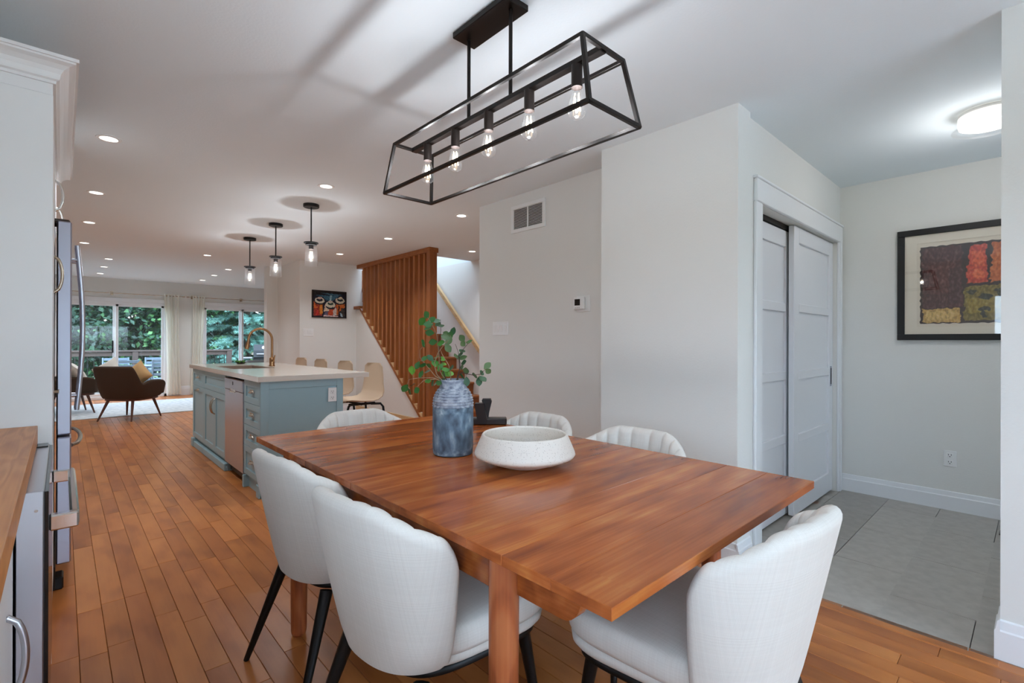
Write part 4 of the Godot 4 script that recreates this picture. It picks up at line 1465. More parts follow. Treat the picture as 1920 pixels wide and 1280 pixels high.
func rect(x0: float, y0: float, x1: float, y1: float) -> PackedVector2Array:
	return PackedVector2Array([Vector2(x0, y0), Vector2(x1, y0), Vector2(x1, y1), Vector2(x0, y1)])

func pl(a: Array) -> PackedVector2Array:
	var p := PackedVector2Array()
	for k in range(0, a.size(), 2): p.append(Vector2(a[k], a[k + 1]))
	return p

func build_wall_things() -> void:
	# framed abstract print in the foyer, on the wall x = 4.7, facing -x
	var cz := -0.24
	var cy := 1.632
	var o := V(4.699, cy, cz)
	var f := thing("framed_artwork", "large black framed abstract print in maroon, orange and olive in the foyer", "picture", o)
	var hz := 0.496
	var hy := 0.411
	var bw := 0.044
	obj("frame", MB.new().box(V(-0.03, -hy, -hz), V(0, -hy + bw, hz), 0.002).box(V(-0.03, hy - bw, -hz), V(0, hy, hz), 0.002).box(V(-0.03, -hy + bw, -hz), V(0, hy - bw, -hz + bw), 0.002).box(V(-0.03, -hy + bw, hz - bw), V(0, hy - bw, hz), 0.002), mat(c8(8, 7, 7), 0.55), f)
	obj("mat_board", MB.new().box(V(-0.015, -hy + bw, -hz + bw), V(-0.004, -0.315, hz - bw)).box(V(-0.015, 0.305, -hz + bw), V(-0.004, hy - bw, hz - bw)).box(V(-0.015, -0.315, -hz + bw), V(-0.004, 0.305, -0.38)).box(V(-0.015, -0.315, 0.38), V(-0.004, 0.305, hz - bw)), mat(c8(226, 216, 198), 0.9), f)
	obj("backing", B(V(-0.011, -0.32, -0.385), V(-0.003, 0.31, 0.385)), mat(c8(222, 211, 192), 0.9), f)
	var maroon := c8(74, 32, 30)
	var tx := paint(300, 236, c8(44, 26, 22), [
		["p", rect(0.015, 0.02, 0.32, 0.80), maroon], ["p", rect(0.06, 0.25, 0.27, 0.62), c8(84, 34, 30)], ["p", rect(0.22, 0.30, 0.30, 0.75), c8(66, 28, 30)],
		["p", rect(0.02, 0.81, 0.305, 0.985), c8(198, 158, 84)], ["p", rect(0.05, 0.84, 0.26, 0.95), c8(212, 176, 102)],
		["p", pl([0.37, 0.04, 0.485, 0.03, 0.495, 0.5, 0.345, 0.51, 0.36, 0.25]), c8(196, 62, 34)], ["p", pl([0.385, 0.12, 0.47, 0.1, 0.475, 0.3, 0.39, 0.32]), c8(214, 84, 42)], ["e", 0.43, 0.4, 0.04, 0.06, c8(220, 96, 52)],
		["p", pl([0.53, 0.03, 0.75, 0.03, 0.75, 0.48, 0.51, 0.52, 0.52, 0.3]), c8(192, 96, 34)],
		["p", rect(0.33, 0.545, 0.98, 0.97), c8(122, 104, 36)], ["p", rect(0.36, 0.7, 0.95, 0.88), c8(146, 124, 42)],
		["e", 0.39, 0.62, 0.035, 0.03, c8(44, 46, 24)], ["e", 0.48, 0.68, 0.05, 0.035, c8(40, 44, 26)], ["e", 0.47, 0.83, 0.045, 0.03, c8(44, 46, 24)], ["e", 0.47, 0.9, 0.02, 0.04, c8(36, 40, 22)], ["e", 0.58, 0.63, 0.03, 0.05, c8(44, 46, 24)],
		["p", rect(0.76, 0.03, 0.98, 0.5), c8(90, 44, 34)]])
	var am := mat(Color(1, 1, 1), 0.7)
	am.albedo_texture = tx
	# torn-edged sheet: outline wobbles, print mapped by position
	var m := MB.new()
	var seg := 40
	var ring := []
	for side in 4:
		for k in seg:
			var t := float(k) / seg
			var w := 0.004 * sin(k * 1.7 + side) + 0.003 * sin(k * 4.1 + side * 2)
			var p: Vector2 = [Vector2(t, w), Vector2(1 - w, t), Vector2(1 - t, 1 - w), Vector2(w, 1 - t)][side]
			ring.append(p)
	var c0 := m.vert(V(-0.0125, -0.005, 0), V(-1, 0, 0), Vector2(0.5, 0.5))
	for p in ring:
		m.vert(V(-0.0125, lerpf(0.275, -0.29, p.y), lerpf(-0.362, 0.362, p.x)), V(-1, 0, 0), p)
	for k in ring.size(): m.face(c0, c0 + 1 + k, c0 + 1 + (k + 1) % ring.size())
	obj("print", m, am, f)
	obj("glazing", B(V(-0.021, -hy + bw, -hz + bw), V(-0.0195, hy - bw, hz - bw)), M.glass, f)
	# small painting on the far wall (z = -7.84, facing +z)
	var o2 := V(3.195, 1.798, -7.839)
	f = thing("small_painting", "small dark framed painting of three figures in white hats", "picture", o2)
	var bx := 0.282
	var by := 0.219
	obj("frame", MB.new().box(V(-bx, -by, 0), V(-bx + 0.018, by, 0.025), 0.002).box(V(bx - 0.018, -by, 0), V(bx, by, 0.025), 0.002).box(V(-bx, -by, 0), V(bx, -by + 0.018, 0.025), 0.002).box(V(-bx, by - 0.018, 0), V(bx, by, 0.025), 0.002), mat(c8(26, 14, 10), 0.5), f)
	var cream := c8(222, 214, 190)
	var tx2 := paint(220, 172, c8(12, 22, 44), [
		["p", pl([0.0, 0.0, 1.0, 0.0, 1.0, 0.06, 0.5, 0.08, 0.0, 0.2]), c8(8, 8, 14)], ["p", pl([0.22, 0.06, 0.9, 0.09, 0.75, 0.14, 0.5, 0.12]), c8(70, 120, 140)], ["p", pl([0.05, 0.16, 0.8, 0.14, 0.62, 0.34, 0.4, 0.36, 0.3, 0.22]), c8(54, 104, 128)], ["p", pl([0.53, 0.14, 0.58, 0.14, 0.54, 0.36, 0.49, 0.36]), c8(150, 190, 200)],
		["p", pl([0.02, 0.4, 0.3, 0.45, 0.28, 0.95, 0.02, 0.98]), c8(150, 44, 24)], ["p", pl([0.02, 0.45, 0.07, 0.4, 0.08, 0.62, 0.17, 0.62, 0.02, 0.7]), c8(216, 104, 36)], ["p", pl([0.2, 0.5, 0.28, 0.5, 0.3, 0.9, 0.2, 0.9]), c8(220, 128, 34)], ["p", pl([0.1, 0.75, 0.16, 0.75, 0.17, 0.96, 0.08, 0.96]), c8(190, 40, 30)],
		["p", pl([0.36, 0.5, 0.42, 0.45, 0.5, 0.75, 0.32, 0.8]), c8(226, 196, 166)], ["p", pl([0.35, 0.8, 0.6, 0.7, 0.64, 0.98, 0.34, 0.98]), c8(92, 84, 110)], ["p", pl([0.48, 0.72, 0.76, 0.48, 0.66, 0.75, 0.58, 0.95, 0.44, 0.96]), c8(196, 70, 34)], ["p", pl([0.6, 0.75, 0.7, 0.6, 0.76, 0.9, 0.62, 0.97]), c8(206, 190, 178)],
		["p", pl([0.72, 0.48, 0.98, 0.45, 0.98, 0.6, 0.9, 0.65, 0.72, 0.95]), c8(206, 104, 40)], ["p", pl([0.78, 0.55, 0.82, 0.55, 0.8, 0.97, 0.76, 0.97]), c8(60, 26, 20)], ["p", pl([0.86, 0.62, 0.98, 0.66, 0.98, 0.97, 0.84, 0.95]), c8(58, 54, 50)], ["p", pl([0.82, 0.82, 0.88, 0.84, 0.92, 0.98, 0.86, 0.98]), c8(170, 190, 200)], ["p", pl([0.32, 0.92, 0.78, 0.96, 0.78, 1.0, 0.3, 1.0]), c8(220, 186, 180)],
		["e", 0.2, 0.44, 0.15, 0.09, c8(12, 14, 26)], ["e", 0.2, 0.36, 0.145, 0.12, cream], ["e", 0.2, 0.34, 0.09, 0.07, c8(16, 20, 36)], ["e", 0.2, 0.27, 0.08, 0.055, c8(214, 190, 176)],
		["e", 0.53, 0.6, 0.14, 0.09, c8(14, 26, 40)], ["e", 0.53, 0.51, 0.15, 0.12, cream], ["e", 0.53, 0.47, 0.09, 0.06, c8(30, 60, 50)], ["e", 0.53, 0.4, 0.07, 0.06, c8(226, 210, 190)],
		["e", 0.83, 0.42, 0.14, 0.08, c8(10, 12, 20)], ["e", 0.83, 0.33, 0.145, 0.12, cream], ["e", 0.83, 0.3, 0.085, 0.06, c8(20, 40, 44)], ["e", 0.84, 0.23, 0.075, 0.06, c8(224, 212, 180)]])
	var pm := mat(Color(1, 1, 1), 0.4)
	pm.albedo_texture = tx2
	m = MB.new()
	m.quad(V(-bx + 0.016, -by + 0.016, 0.012), V(bx - 0.016, -by + 0.016, 0.012), V(bx - 0.016, by - 0.016, 0.012), V(-bx + 0.016, by - 0.016, 0.012), V(0, 0, 1))
	m.box(V(-bx + 0.01, -by + 0.01, 0.002), V(bx - 0.01, by - 0.01, 0.0115))
	obj("canvas", m, pm, f)
	# return-air vent on x = 2.9, facing -x
	var o3 := V(2.8995, 2.26, -2.94)
	f = thing("air_vent", "white louvred return air vent high on the wall", "vent", o3)
	var m2 := MB.new()
	m2.box(V(-0.012, -0.117, -0.203), V(0, -0.087, 0.203), 0.002).box(V(-0.012, 0.087, -0.203), V(0, 0.117, 0.203), 0.002).box(V(-0.012, -0.087, -0.203), V(0, 0.087, -0.172), 0.002).box(V(-0.012, -0.087, 0.172), V(0, 0.087, 0.203), 0.002).box(V(-0.011, -0.087, -0.005), V(0, 0.087, 0.005), 0.001)
	obj("frame", m2, M.plastic, f)
	obj("duct", B(V(-0.0015, -0.09, -0.175), V(-0.0002, 0.09, 0.175)), M.vent_dark, f)
	for s in 2:
		for k in 15:
			var y := -0.082 + 0.0117 * k
			var za := -0.171 if s == 0 else 0.006
			obj("louvre", MB.new().box(V(-0.004, -0.0008, 0), V(0.004, 0.0008, 0.165), 0.0, Transform3D(Basis(V(0, 0, 1), 0.7), V(-0.006, y, za))), M.plastic, f)
	# switches
	switch_plate(V(2.8995, 1.318, -3.289), -PI / 2, 4, "white four-gang light switch on the wall below the air vent")
	switch_plate(V(2.86, 1.338, -7.8395), 0.0, 3, "white three-gang light switch below the small painting")
	outlet(V(4.6995, 0.369, -0.436), -PI / 2, "white double outlet low on the foyer wall")
	# thermostat
	var o4 := V(2.8995, 1.488, -2.36)
	f = thing("thermostat", "white wall thermostat with a dark display", "thermostat", o4, -PI / 2)
	obj("wall_plate", B(V(-0.045, -0.06, 0), V(0.085, 0.06, 0.006), 0.003), M.plastic, f)
	var body := obj("body", B(V(-0.06, -0.042, 0.006), V(0.045, 0.05, 0.03), 0.006), M.plastic, f)
	obj("display", B(V(-0.044, -0.012, 0.029), V(0.008, 0.036, 0.0308)), M.black_gloss, body)
	for k in 3: obj("button", B(V(-0.042 + k * 0.018, -0.032, 0.0295), V(-0.03 + k * 0.018, -0.026, 0.0315), 0.001), mat(c8(200, 198, 194), 0.5), body)
	# floor register in the foyer
	var fr := thing("floor_register", "dark metal floor register in the foyer tiles", "register", V(4.36, 0.001, -0.10))
	obj("grille", MB.new().box(V(-0.05, 0, -0.07), V(0.05, 0.005, 0.12), 0.001), M.black, fr)

func switch_plate(at: Vector3, turn: float, gangs: int, label: String) -> void:
	var o := thing("light_switch", label, "light switch", at, turn)
	var hw := 0.0233 * gangs + 0.012
	obj("plate", B(V(-hw, -0.06, 0), V(hw, 0.06, 0.006), 0.003), M.plastic, o)
	for k in gangs:
		var x := (k - (gangs - 1) / 2.0) * 0.046
		obj("rocker", MB.new().box(V(-0.0165, -0.033, 0), V(0.0165, 0.033, 0.006), 0.001, Transform3D(Basis(V(1, 0, 0), 0.07), V(x, 0, 0.0035))), M.plastic, o)

# ------------------------------------------------------------------ things on the table
func build_table_things() -> void:
	var top := 0.751
	# ribbed vase
	var vo := V(1.157, top, -1.60)
	var v := thing("vase", "tall blue-grey stoneware vase with a ribbed whitish shoulder", "vase", vo)
	obj("body", MB.new().lathe([[0.0, 0.0], [0.074, 0.0], [0.079, 0.006], [0.081, 0.03], [0.0815, 0.10], [0.0815, 0.165], [0.081, 0.19]], 40), M.vase, v)
	# shoulder with combed ridges
	var prof := []
	for k in 61:
		var f := k / 60.0
		var y := 0.19 + 0.075 * f
		var r := 0.081 - 0.026 * pow(f, 2.6)
		r += 0.0016 * sin(f * TAU * 7.0)
		prof.append([r, y])
	var rows := []
	for p in prof:
		var row := []
		for k in 120:
			var a := TAU * k / 120
			var rr: float = p[0] + (0.0007 if k % 2 == 0 else -0.0005)
			row.append(V(cos(a) * rr, p[1], sin(a) * rr))
		rows.append(row)
	var sm := MB.new().sheet(rows, true)
	if sm.n[600].dot(V(sm.v[600].x, 0, sm.v[600].z)) < 0:
		for q in sm.n.size(): sm.n[q] = -sm.n[q]
		for q in range(0, sm.ix.size(), 3):
			var s := sm.ix[q + 1]; sm.ix[q + 1] = sm.ix[q + 2]; sm.ix[q + 2] = s
	obj("shoulder", sm, M.vase_neck, v)
	obj("neck", MB.new().lathe([[0.055, 0.265], [0.053, 0.272], [0.054, 0.280], [0.053, 0.287], [0.056, 0.294], [0.054, 0.298], [0.049, 0.297], [0.047, 0.28], [0.05, 0.25]], 40), M.vase_neck, v)
	# branches
	var g := thing("leafy_branches", "cut green leafy branches standing in the blue-grey vase", "branches", vo)
	var yaw := deg_to_rad(42.74)
	var R := V(cos(yaw), 0, sin(yaw))
	var F := V(sin(yaw), 0, -cos(yaw))
	var at := func(x: float, y: float, d: float) -> Vector3: return R * ((750 + x * 0.125 - 849) / 466.0) + V(0, 0.298 - (570 + y * 0.125 - 712) / 466.0, 0) + F * d
	var twigs := [
		[[720, 1160, 0.0], [660, 1080, 0.0], [570, 690, 0.01], [570, 560, 0.012], [600, 420, 0.01], [600, 250, 0.0]],
		[[700, 1160, 0.0], [600, 1000, -0.02], [575, 690, -0.01], [560, 480, -0.02], [480, 300, -0.03], [410, 200, -0.02]],
		[[850, 1160, 0.0], [855, 1080, 0.01], [890, 960, 0.02], [870, 800, 0.03], [905, 720, 0.03], [970, 640, 0.04], [1000, 600, 0.04]],
		[[860, 1160, 0.0], [870, 1085, -0.01], [930, 1030, -0.02], [1010, 1050, -0.03], [1110, 1065, -0.04], [1210, 1050, -0.04], [1280, 980, -0.03]],
		[[680, 1170, 0.0], [560, 1060, -0.03], [530, 900, -0.04], [580, 740, -0.03], [650, 640, -0.02], [730, 540, -0.01], [790, 420, 0.0]],
		[[690, 1170, 0.0], [540, 1085, -0.03], [430, 930, -0.05], [335, 810, -0.06], [335, 690, -0.06], [400, 630, -0.06]],
		[[670, 1170, 0.0], [520, 1100, -0.05], [320, 1100, -0.07], [190, 1120, -0.08], [165, 1200, -0.08], [200, 1260, -0.08]],
		[[760, 1160, 0.0], [760, 1040, -0.02], [740, 920, -0.03], [640, 770, -0.02], [600, 680, -0.01]],
		[[690, 1170, 0.0], [560, 1120, -0.05], [400, 1130, -0.06], [290, 1240, -0.07]],
		[[830, 1160, 0.0], [870, 1000, 0.04], [850, 740, 0.05], [800, 610, 0.05]],
		[[700, 1165, 0.0], [600, 1090, -0.06], [560, 1090, -0.07]]]
	var samples := []
	for k in twigs.size():
		var pts := []
		for q in twigs[k]: pts.append(at.call(q[0], q[1], q[2]))
		pts[0].y = minf(pts[0].y, 0.28)
		var cur := Curve3D.new()
		for i in pts.size():
			var tn: Vector3 = (pts[mini(i + 1, pts.size() - 1)] - pts[maxi(i - 1, 0)]) / 6.0
			cur.add_point(pts[i], -tn, tn)
		var path := []
		var rr := []
		for i in 25:
			var f := i / 24.0
			var p := cur.sample_baked(cur.get_baked_length() * f)
			path.append(p); rr.append(lerpf(0.0022, 0.0009, f))
			if i > 4: samples.append(p)
		obj("twig", MB.new().tube(path, rr, 6), M.twig_dark if k in [0, 2, 3, 9] else M.twig, g)
	# one leaf, base at origin, growing along +y, face to +z
	var lf := MB.new()
	var lrows := []
	for i in 7:
		var f := i / 6.0
		var hw := 0.5 * pow(sin(PI * pow(clampf(f, 0.02, 0.985), 1.15)), 0.75)
		var row := []
		for k in 5:
			var u := -1.0 + k / 2.0
			row.append(V(u * hw * 0.68, f, 0.10 * u * u * hw + 0.1 * f * f))
		lrows.append(row)
	lf.sheet(lrows)
	var leaf_mesh := lf.mesh()
	var spots := [[405, 180, 0], [340, 268, 1], [440, 320, 0], [425, 380, 0], [455, 445, 0], [545, 440, 3], [545, 270, 3], [560, 320, 3], [615, 345, 3], [480, 260, 0], [380, 605, 0], [500, 580, 0], [620, 600, 1], [730, 570, 4], [725, 670, 4], [690, 460, 4], [680, 500, 4], [745, 490, 0], [790, 430, 3], [910, 520, 4], [1015, 585, 0], [925, 605, 4], [905, 725, 3], [895, 770, 3], [820, 805, 4], [950, 890, 3], [920, 825, 4], [925, 960, 4], [1000, 1000, 4], [935, 1085, 1], [1135, 1065, 4], [1220, 1040, 3], [1305, 935, 4], [1315, 1005, 4], [1245, 1120, 3], [1190, 1155, 3], [390, 830, 0], [470, 820, 3], [380, 910, 0], [300, 920, 0], [240, 985, 2], [355, 1055, 0], [435, 1020, 3], [640, 920, 2], [560, 810, 1], [620, 840, 2], [600, 960, 1], [755, 1060, 2], [790, 960, 3], [700, 990, 1], [515, 1180, 0], [560, 1190, 0], [600, 1180, 0], [650, 1140, 3], [640, 1060, 2], [690, 1040, 2], [460, 1150, 1], [135, 1240, 0], [230, 1215, 3], [200, 1290, 0], [310, 1275, 0], [590, 610, 1], [540, 900, 1], [470, 920, 0], [1005, 1160, 3]]
	var r2 := RandomNumberGenerator.new()
	r2.seed = 77
	var stalks := MB.new()
	for s in spots:
		var target: Vector3 = at.call(s[0], s[1], 0.0)
		var best: Vector3 = samples[0]
		var bd := 1e9
		for p in samples:
			var dd: Vector3 = p - target
			dd -= F * dd.dot(F)
			if dd.length() < bd:
				bd = dd.length(); best = p
		var depth := best.dot(F) + r2.randf_range(-0.015, 0.015)
		var ctr: Vector3 = target - F * target.dot(F) + F * depth
		var dir: Vector3 = ctr - best
		if dir.length() < 0.006: dir = V(r2.randf_range(-1, 1), 1.0, r2.randf_range(-1, 1)) * 0.01
		var up := (dir.normalized() + V(r2.randf_range(-0.3, 0.3), r2.randf_range(-0.2, 0.3), r2.randf_range(-0.3, 0.3))).normalized()
		var ln := r2.randf_range(0.033, 0.044)
		var base_p: Vector3 = ctr - up * ln * 0.5
		var face := (-F + V(r2.randf_range(-0.6, 0.6), r2.randf_range(-0.1, 0.9), r2.randf_range(-0.6, 0.6))).normalized()
		face = (face - up * face.dot(up)).normalized()
		var bs := Basis(up.cross(face), up, face)
		var lo := put("leaf", leaf_mesh, M.leaf[s[2]], g)
		lo.transform = Transform3D(bs.scaled_local(V(ln, ln, ln)), base_p)
		if (base_p - best).length() > 0.003:
			stalks.tube([best, best.lerp(base_p, 0.5) + V(0, 0.002, 0), base_p + up * 0.002], 0.0007, 5)
	var so := obj("leaf_stalks", stalks, M.twig, g)
	so.set_meta("kind", "stuff")
	# bowl
	var bo := V(1.24, top, -1.272)
	tag(obj("bowl", MB.new().lathe([[0.0, 0.0], [0.075, 0.0], [0.085, 0.003], [0.14, 0.022], [0.178, 0.038], [0.183, 0.046], [0.181, 0.054], [0.168, 0.085], [0.1555, 0.113], [0.152, 0.117], [0.148, 0.116], [0.146, 0.11], [0.16, 0.075], [0.168, 0.052], [0.12, 0.032], [0.06, 0.02], [0.0, 0.018]], 72), M.bowl, self), "wide speckled cream ceramic bowl with inward-sloping sides", "bowl").position = bo
	# dark wooden knot: a lying bar crossed by two upright arms
	var ko := V(1.705, top, -2.04)
	var kn := thing("wooden_sculpture", "small black-brown wooden sculpture of crossed blocks behind the bowl", "sculpture", ko, -yaw)
	obj("lying_bar", MB.new().box(V(-0.125, 0.0, -0.035), V(0.105, 0.036, 0.035), 0.006), M.dark_wood, kn)
	var m := MB.new()
	var to := func(a: float, b: float, d: float) -> Vector3: return V(a, b, d)
	m.prism(pl([-0.053, 0.03, -0.058, 0.055, -0.068, 0.11, -0.064, 0.118, -0.022, 0.118, -0.016, 0.108, -0.005, 0.05, 0.0, 0.03]), 0.0, 0.045, to)
	obj("upright_arm", m, M.dark_wood, kn)
	m = MB.new()
	m.prism(pl([-0.012, 0.03, -0.02, 0.07, -0.032, 0.128, -0.028, 0.136, 0.016, 0.136, 0.022, 0.12, 0.008, 0.06, 0.004, 0.03]), -0.05, -0.008, to)
	obj("upright_arm", m, M.dark_wood, kn)

# ------------------------------------------------------------------ living room
func arm_shell() -> MB:
	# wrap-round shell: tall back, arms sloping forward; front is -z
	var nu := 61
	var rows := []
	for i in nu:
		var u := -1.0 + 2.0 * i / (nu - 1)
		var au := absf(u)
		var th := u * deg_to_rad(112.0)
		var half := 0.035
		if au > 0.9: half *= sqrt(maxf(0.02, 1.0 - pow((au - 0.9) / 0.1, 2.0)))
		var yt := lerpf(0.82, 0.56, smoothstep(0.34, 0.62, au)) + 0.05 * smoothstep(0.6, 0.85, au) - 0.1 * pow(au, 14.0)
		var yb := 0.33 + 0.05 * smoothstep(0.7, 1.0, au)
		var pts := []
		for q in 9: pts.append([1.0, yb + (yt - 0.035 - yb) * q / 8.0])
		for q in range(1, 6):
			var an := PI * q / 6.0
			pts.append([cos(an), yt - 0.035 + 0.035 * sin(an)])
		for q in 9: pts.append([-1.0, yt - 0.035 - (yt - 0.035 - yb) * q / 8.0])
		var col := []
		for p in pts:
			var f := clampf((p[1] - 0.33) / 0.49, 0, 1)
			var a := lerpf(0.27, 0.36, pow(f, 0.6))
			var zr := lerpf(0.22, 0.36, pow(f, 0.8))
			var mx := a * sgnpow(sin(th), 0.7)
			var ct := cos(th)
			var mz := (zr * sgnpow(ct, 0.6)) if ct > 0 else -0.34 * pow(-ct, 0.5) * 1.6
			var nn := Vector2(sin(th), cos(th)).normalized()
			col.append(V(mx + nn.x * half * p[0], p[1], mz + nn.y * half * p[0]))
		rows.append(col)
	var m := MB.new().sheet(rows)
	var k: int = (nu / 2) * rows[0].size() + 4
	if m.n[k].z < 0.0:
		for q in m.n.size(): m.n[q] = -m.n[q]
		for q in range(0, m.ix.size(), 3):
			var s := m.ix[q + 1]; m.ix[q + 1] = m.ix[q + 2]; m.ix[q + 2] = s
	return m

func pillow(label: String, at: Vector3, rot: Vector3, size: float, m_: Material) -> void:
	var rows := []
	for i in 17:
		var row := []
		for k in 17:
			var u := -1.0 + k / 8.0
			var t := -1.0 + i / 8.0
			var edge := (1.0 - pow(absf(u), 3.0)) * (1.0 - pow(absf(t), 3.0))
			var pin := 1.0 - 0.07 * (1.0 - u * u * t * t)
			row.append(V(u * size / 2 * pin, t * size / 2 * pin, 0.075 * pow(maxf(edge, 0.0), 0.6)))
		rows.append(row)
	var m := MB.new().sheet(rows)
	var back := []
	for r in rows:
		var b := []
		for p: Vector3 in r: b.append(V(p.x, p.y, -p.z))
		back.append(b)
	m.sheet(back, false, true)
	var p := obj("pillow", m, m_, self)
	tag(p, label, "pillow")
	p.position = at
	p.rotation = rot

func build_living() -> void:
	tag(obj("rug", B(V(-0.45, 0.0, -12.0), V(2.45, 0.012, -9.82), 0.004), M.rug, self), "pale grey area rug in front of the garden doors", "rug")
	# armchairs
	var a := thing("armchair", "brown wrap-round armchair with its back to the kitchen", "armchair", V(0.77, 0, -9.50), deg_to_rad(-42), "mid-century armchairs by the garden door")
	obj("shell", arm_shell(), M.brown_wool, a)
	obj("seat_cushion", pad(0.29, -0.38, 0.2, [[0.28, 0.33], [0.02, 0.33], [0.0, 0.35], [0.0, 0.42], [0.02, 0.45], [0.1, 0.465], [0.28, 0.47]]), M.brown_wool, a)
	obj("under_frame", pad(0.27, -0.33, 0.22, [[0.25, 0.295], [0.01, 0.295], [0.0, 0.30], [0.0, 0.33], [0.01, 0.335]]), M.walnut_leg, a)
	for sx: float in [-1.0, 1.0]:
		obj("leg", MB.new().tube([V(sx * 0.2, 0.31, -0.22), V(sx * 0.27, 0.0, -0.30)], [0.022, 0.011], 10), M.walnut_leg, a)
		obj("leg", MB.new().tube([V(sx * 0.18, 0.31, 0.17), V(sx * 0.25, 0.0, 0.29)], [0.022, 0.011], 10), M.walnut_leg, a)
	copy(a, V(0.06, 0.012, -10.75), deg_to_rad(-80), "brown wrap-round armchair farther back, half hidden behind the fridge")
	pillow("white pillow leaning in the armchair farther back", V(0.20, 0.64, -10.62), V(-0.5, deg_to_rad(100), 0.35), 0.42, M.pillow_white)
	pillow("cream pillow with one corner above the brown armchair back", V(0.52, 0.70, -9.60), V(-0.2, deg_to_rad(-42), 0.55), 0.38, M.pillow_white)
	pillow("tan pillow against the brown armchair back", V(0.86, 0.67, -9.42), V(-0.25, deg_to_rad(-42), 0.75), 0.34, M.pillow_tan)
	# sofa under the right garden door
	var s := thing("sofa", "low grey sofa in front of the right garden door", "sofa", V(4.0, 0, -11.95))
	obj("base", B(V(-0.95, 0.08, -0.42), V(0.95, 0.40, 0.40), 0.03), M.grey_wool, s)
	obj("back", B(V(-0.95, 0.40, -0.42), V(0.95, 0.76, -0.2), 0.06), M.grey_wool, s)
	for sx: float in [-1.0, 1.0]:
		obj("arm", B(V(sx * 0.95 - 0.09, 0.4, -0.2), V(sx * 0.95 + 0.09, 0.6, 0.40), 0.04), M.grey_wool, s)
		obj("seat_cushion", B(V(sx * 0.43 - 0.42, 0.40, -0.2), V(sx * 0.43 + 0.42, 0.52, 0.38), 0.04), M.grey_wool, s)
		for sz: float in [-0.35, 0.33]:
			obj("foot", MB.new().tube([V(sx * 0.85, 0.09, sz), V(sx * 0.85, 0.0, sz)], 0.02, 8), M.walnut_leg, s)
	# curtains and rods
	var rods := [[-0.35, 1.965, [0.75]], [2.05, 4.3, [3.12, 2.14]]]
	for k in 2:
		var r := thing("curtain_rod", ["steel curtain rod over the left garden door", "steel curtain rod over the right garden door"][k], "curtain rod", V(rods[k][0], 2.165, -12.76))
		var ln: float = rods[k][1] - rods[k][0]
		obj("rod", MB.new().tube([V(0, 0, 0), V(ln, 0, 0)], 0.009, 10), M.nickel, r)
		obj("finial", MB.new().tube([V(-0.03, 0, 0), V(0.02, 0, 0)], 0.016, 10), M.nickel, r)
		obj("finial", MB.new().tube([V(ln - 0.02, 0, 0), V(ln + 0.03, 0, 0)], 0.016, 10), M.nickel, r)
		for bx: float in rods[k][2]:
			obj("bracket", MB.new().box(V(bx - rods[k][0] - 0.025, -0.035, -0.088), V(bx - rods[k][0] + 0.025, 0.035, -0.08)).box(V(bx - rods[k][0] - 0.012, -0.012, -0.085), V(bx - rods[k][0] + 0.012, 0.012, 0.012), 0.002), M.nickel, r)
	var cu := [[1.62, 1.89, 0.06, "cream curtain gathered at the right of the left garden door"], [2.13, 2.37, -0.05, "cream curtain gathered at the left of the right garden door"]]
	for k in 2:
		var rows := []
		for i in 25:
			var f := i / 24.0
			var row := []
			for q in 49:
				var u := q / 48.0
				var pinch := 1.0 - 0.12 * sin(PI * f)
				var cx: float = (cu[k][0] + cu[k][1]) / 2 + cu[k][2] * (f - 0.1) * 0.8
				var hw: float = (cu[k][1] - cu[k][0]) / 2 * pinch
				row.append(V(cx + (u * 2 - 1) * hw, lerpf(2.2, 0.03, f), -12.755 + 0.028 * sin(u * TAU * 4.5 + sin(f * 3.0)) + 0.008 * sin(u * 40 + f * 5)))
			rows.append(row)
		tag(obj("curtain", MB.new().sheet(rows), M.curtain, self), cu[k][3], "curtain")

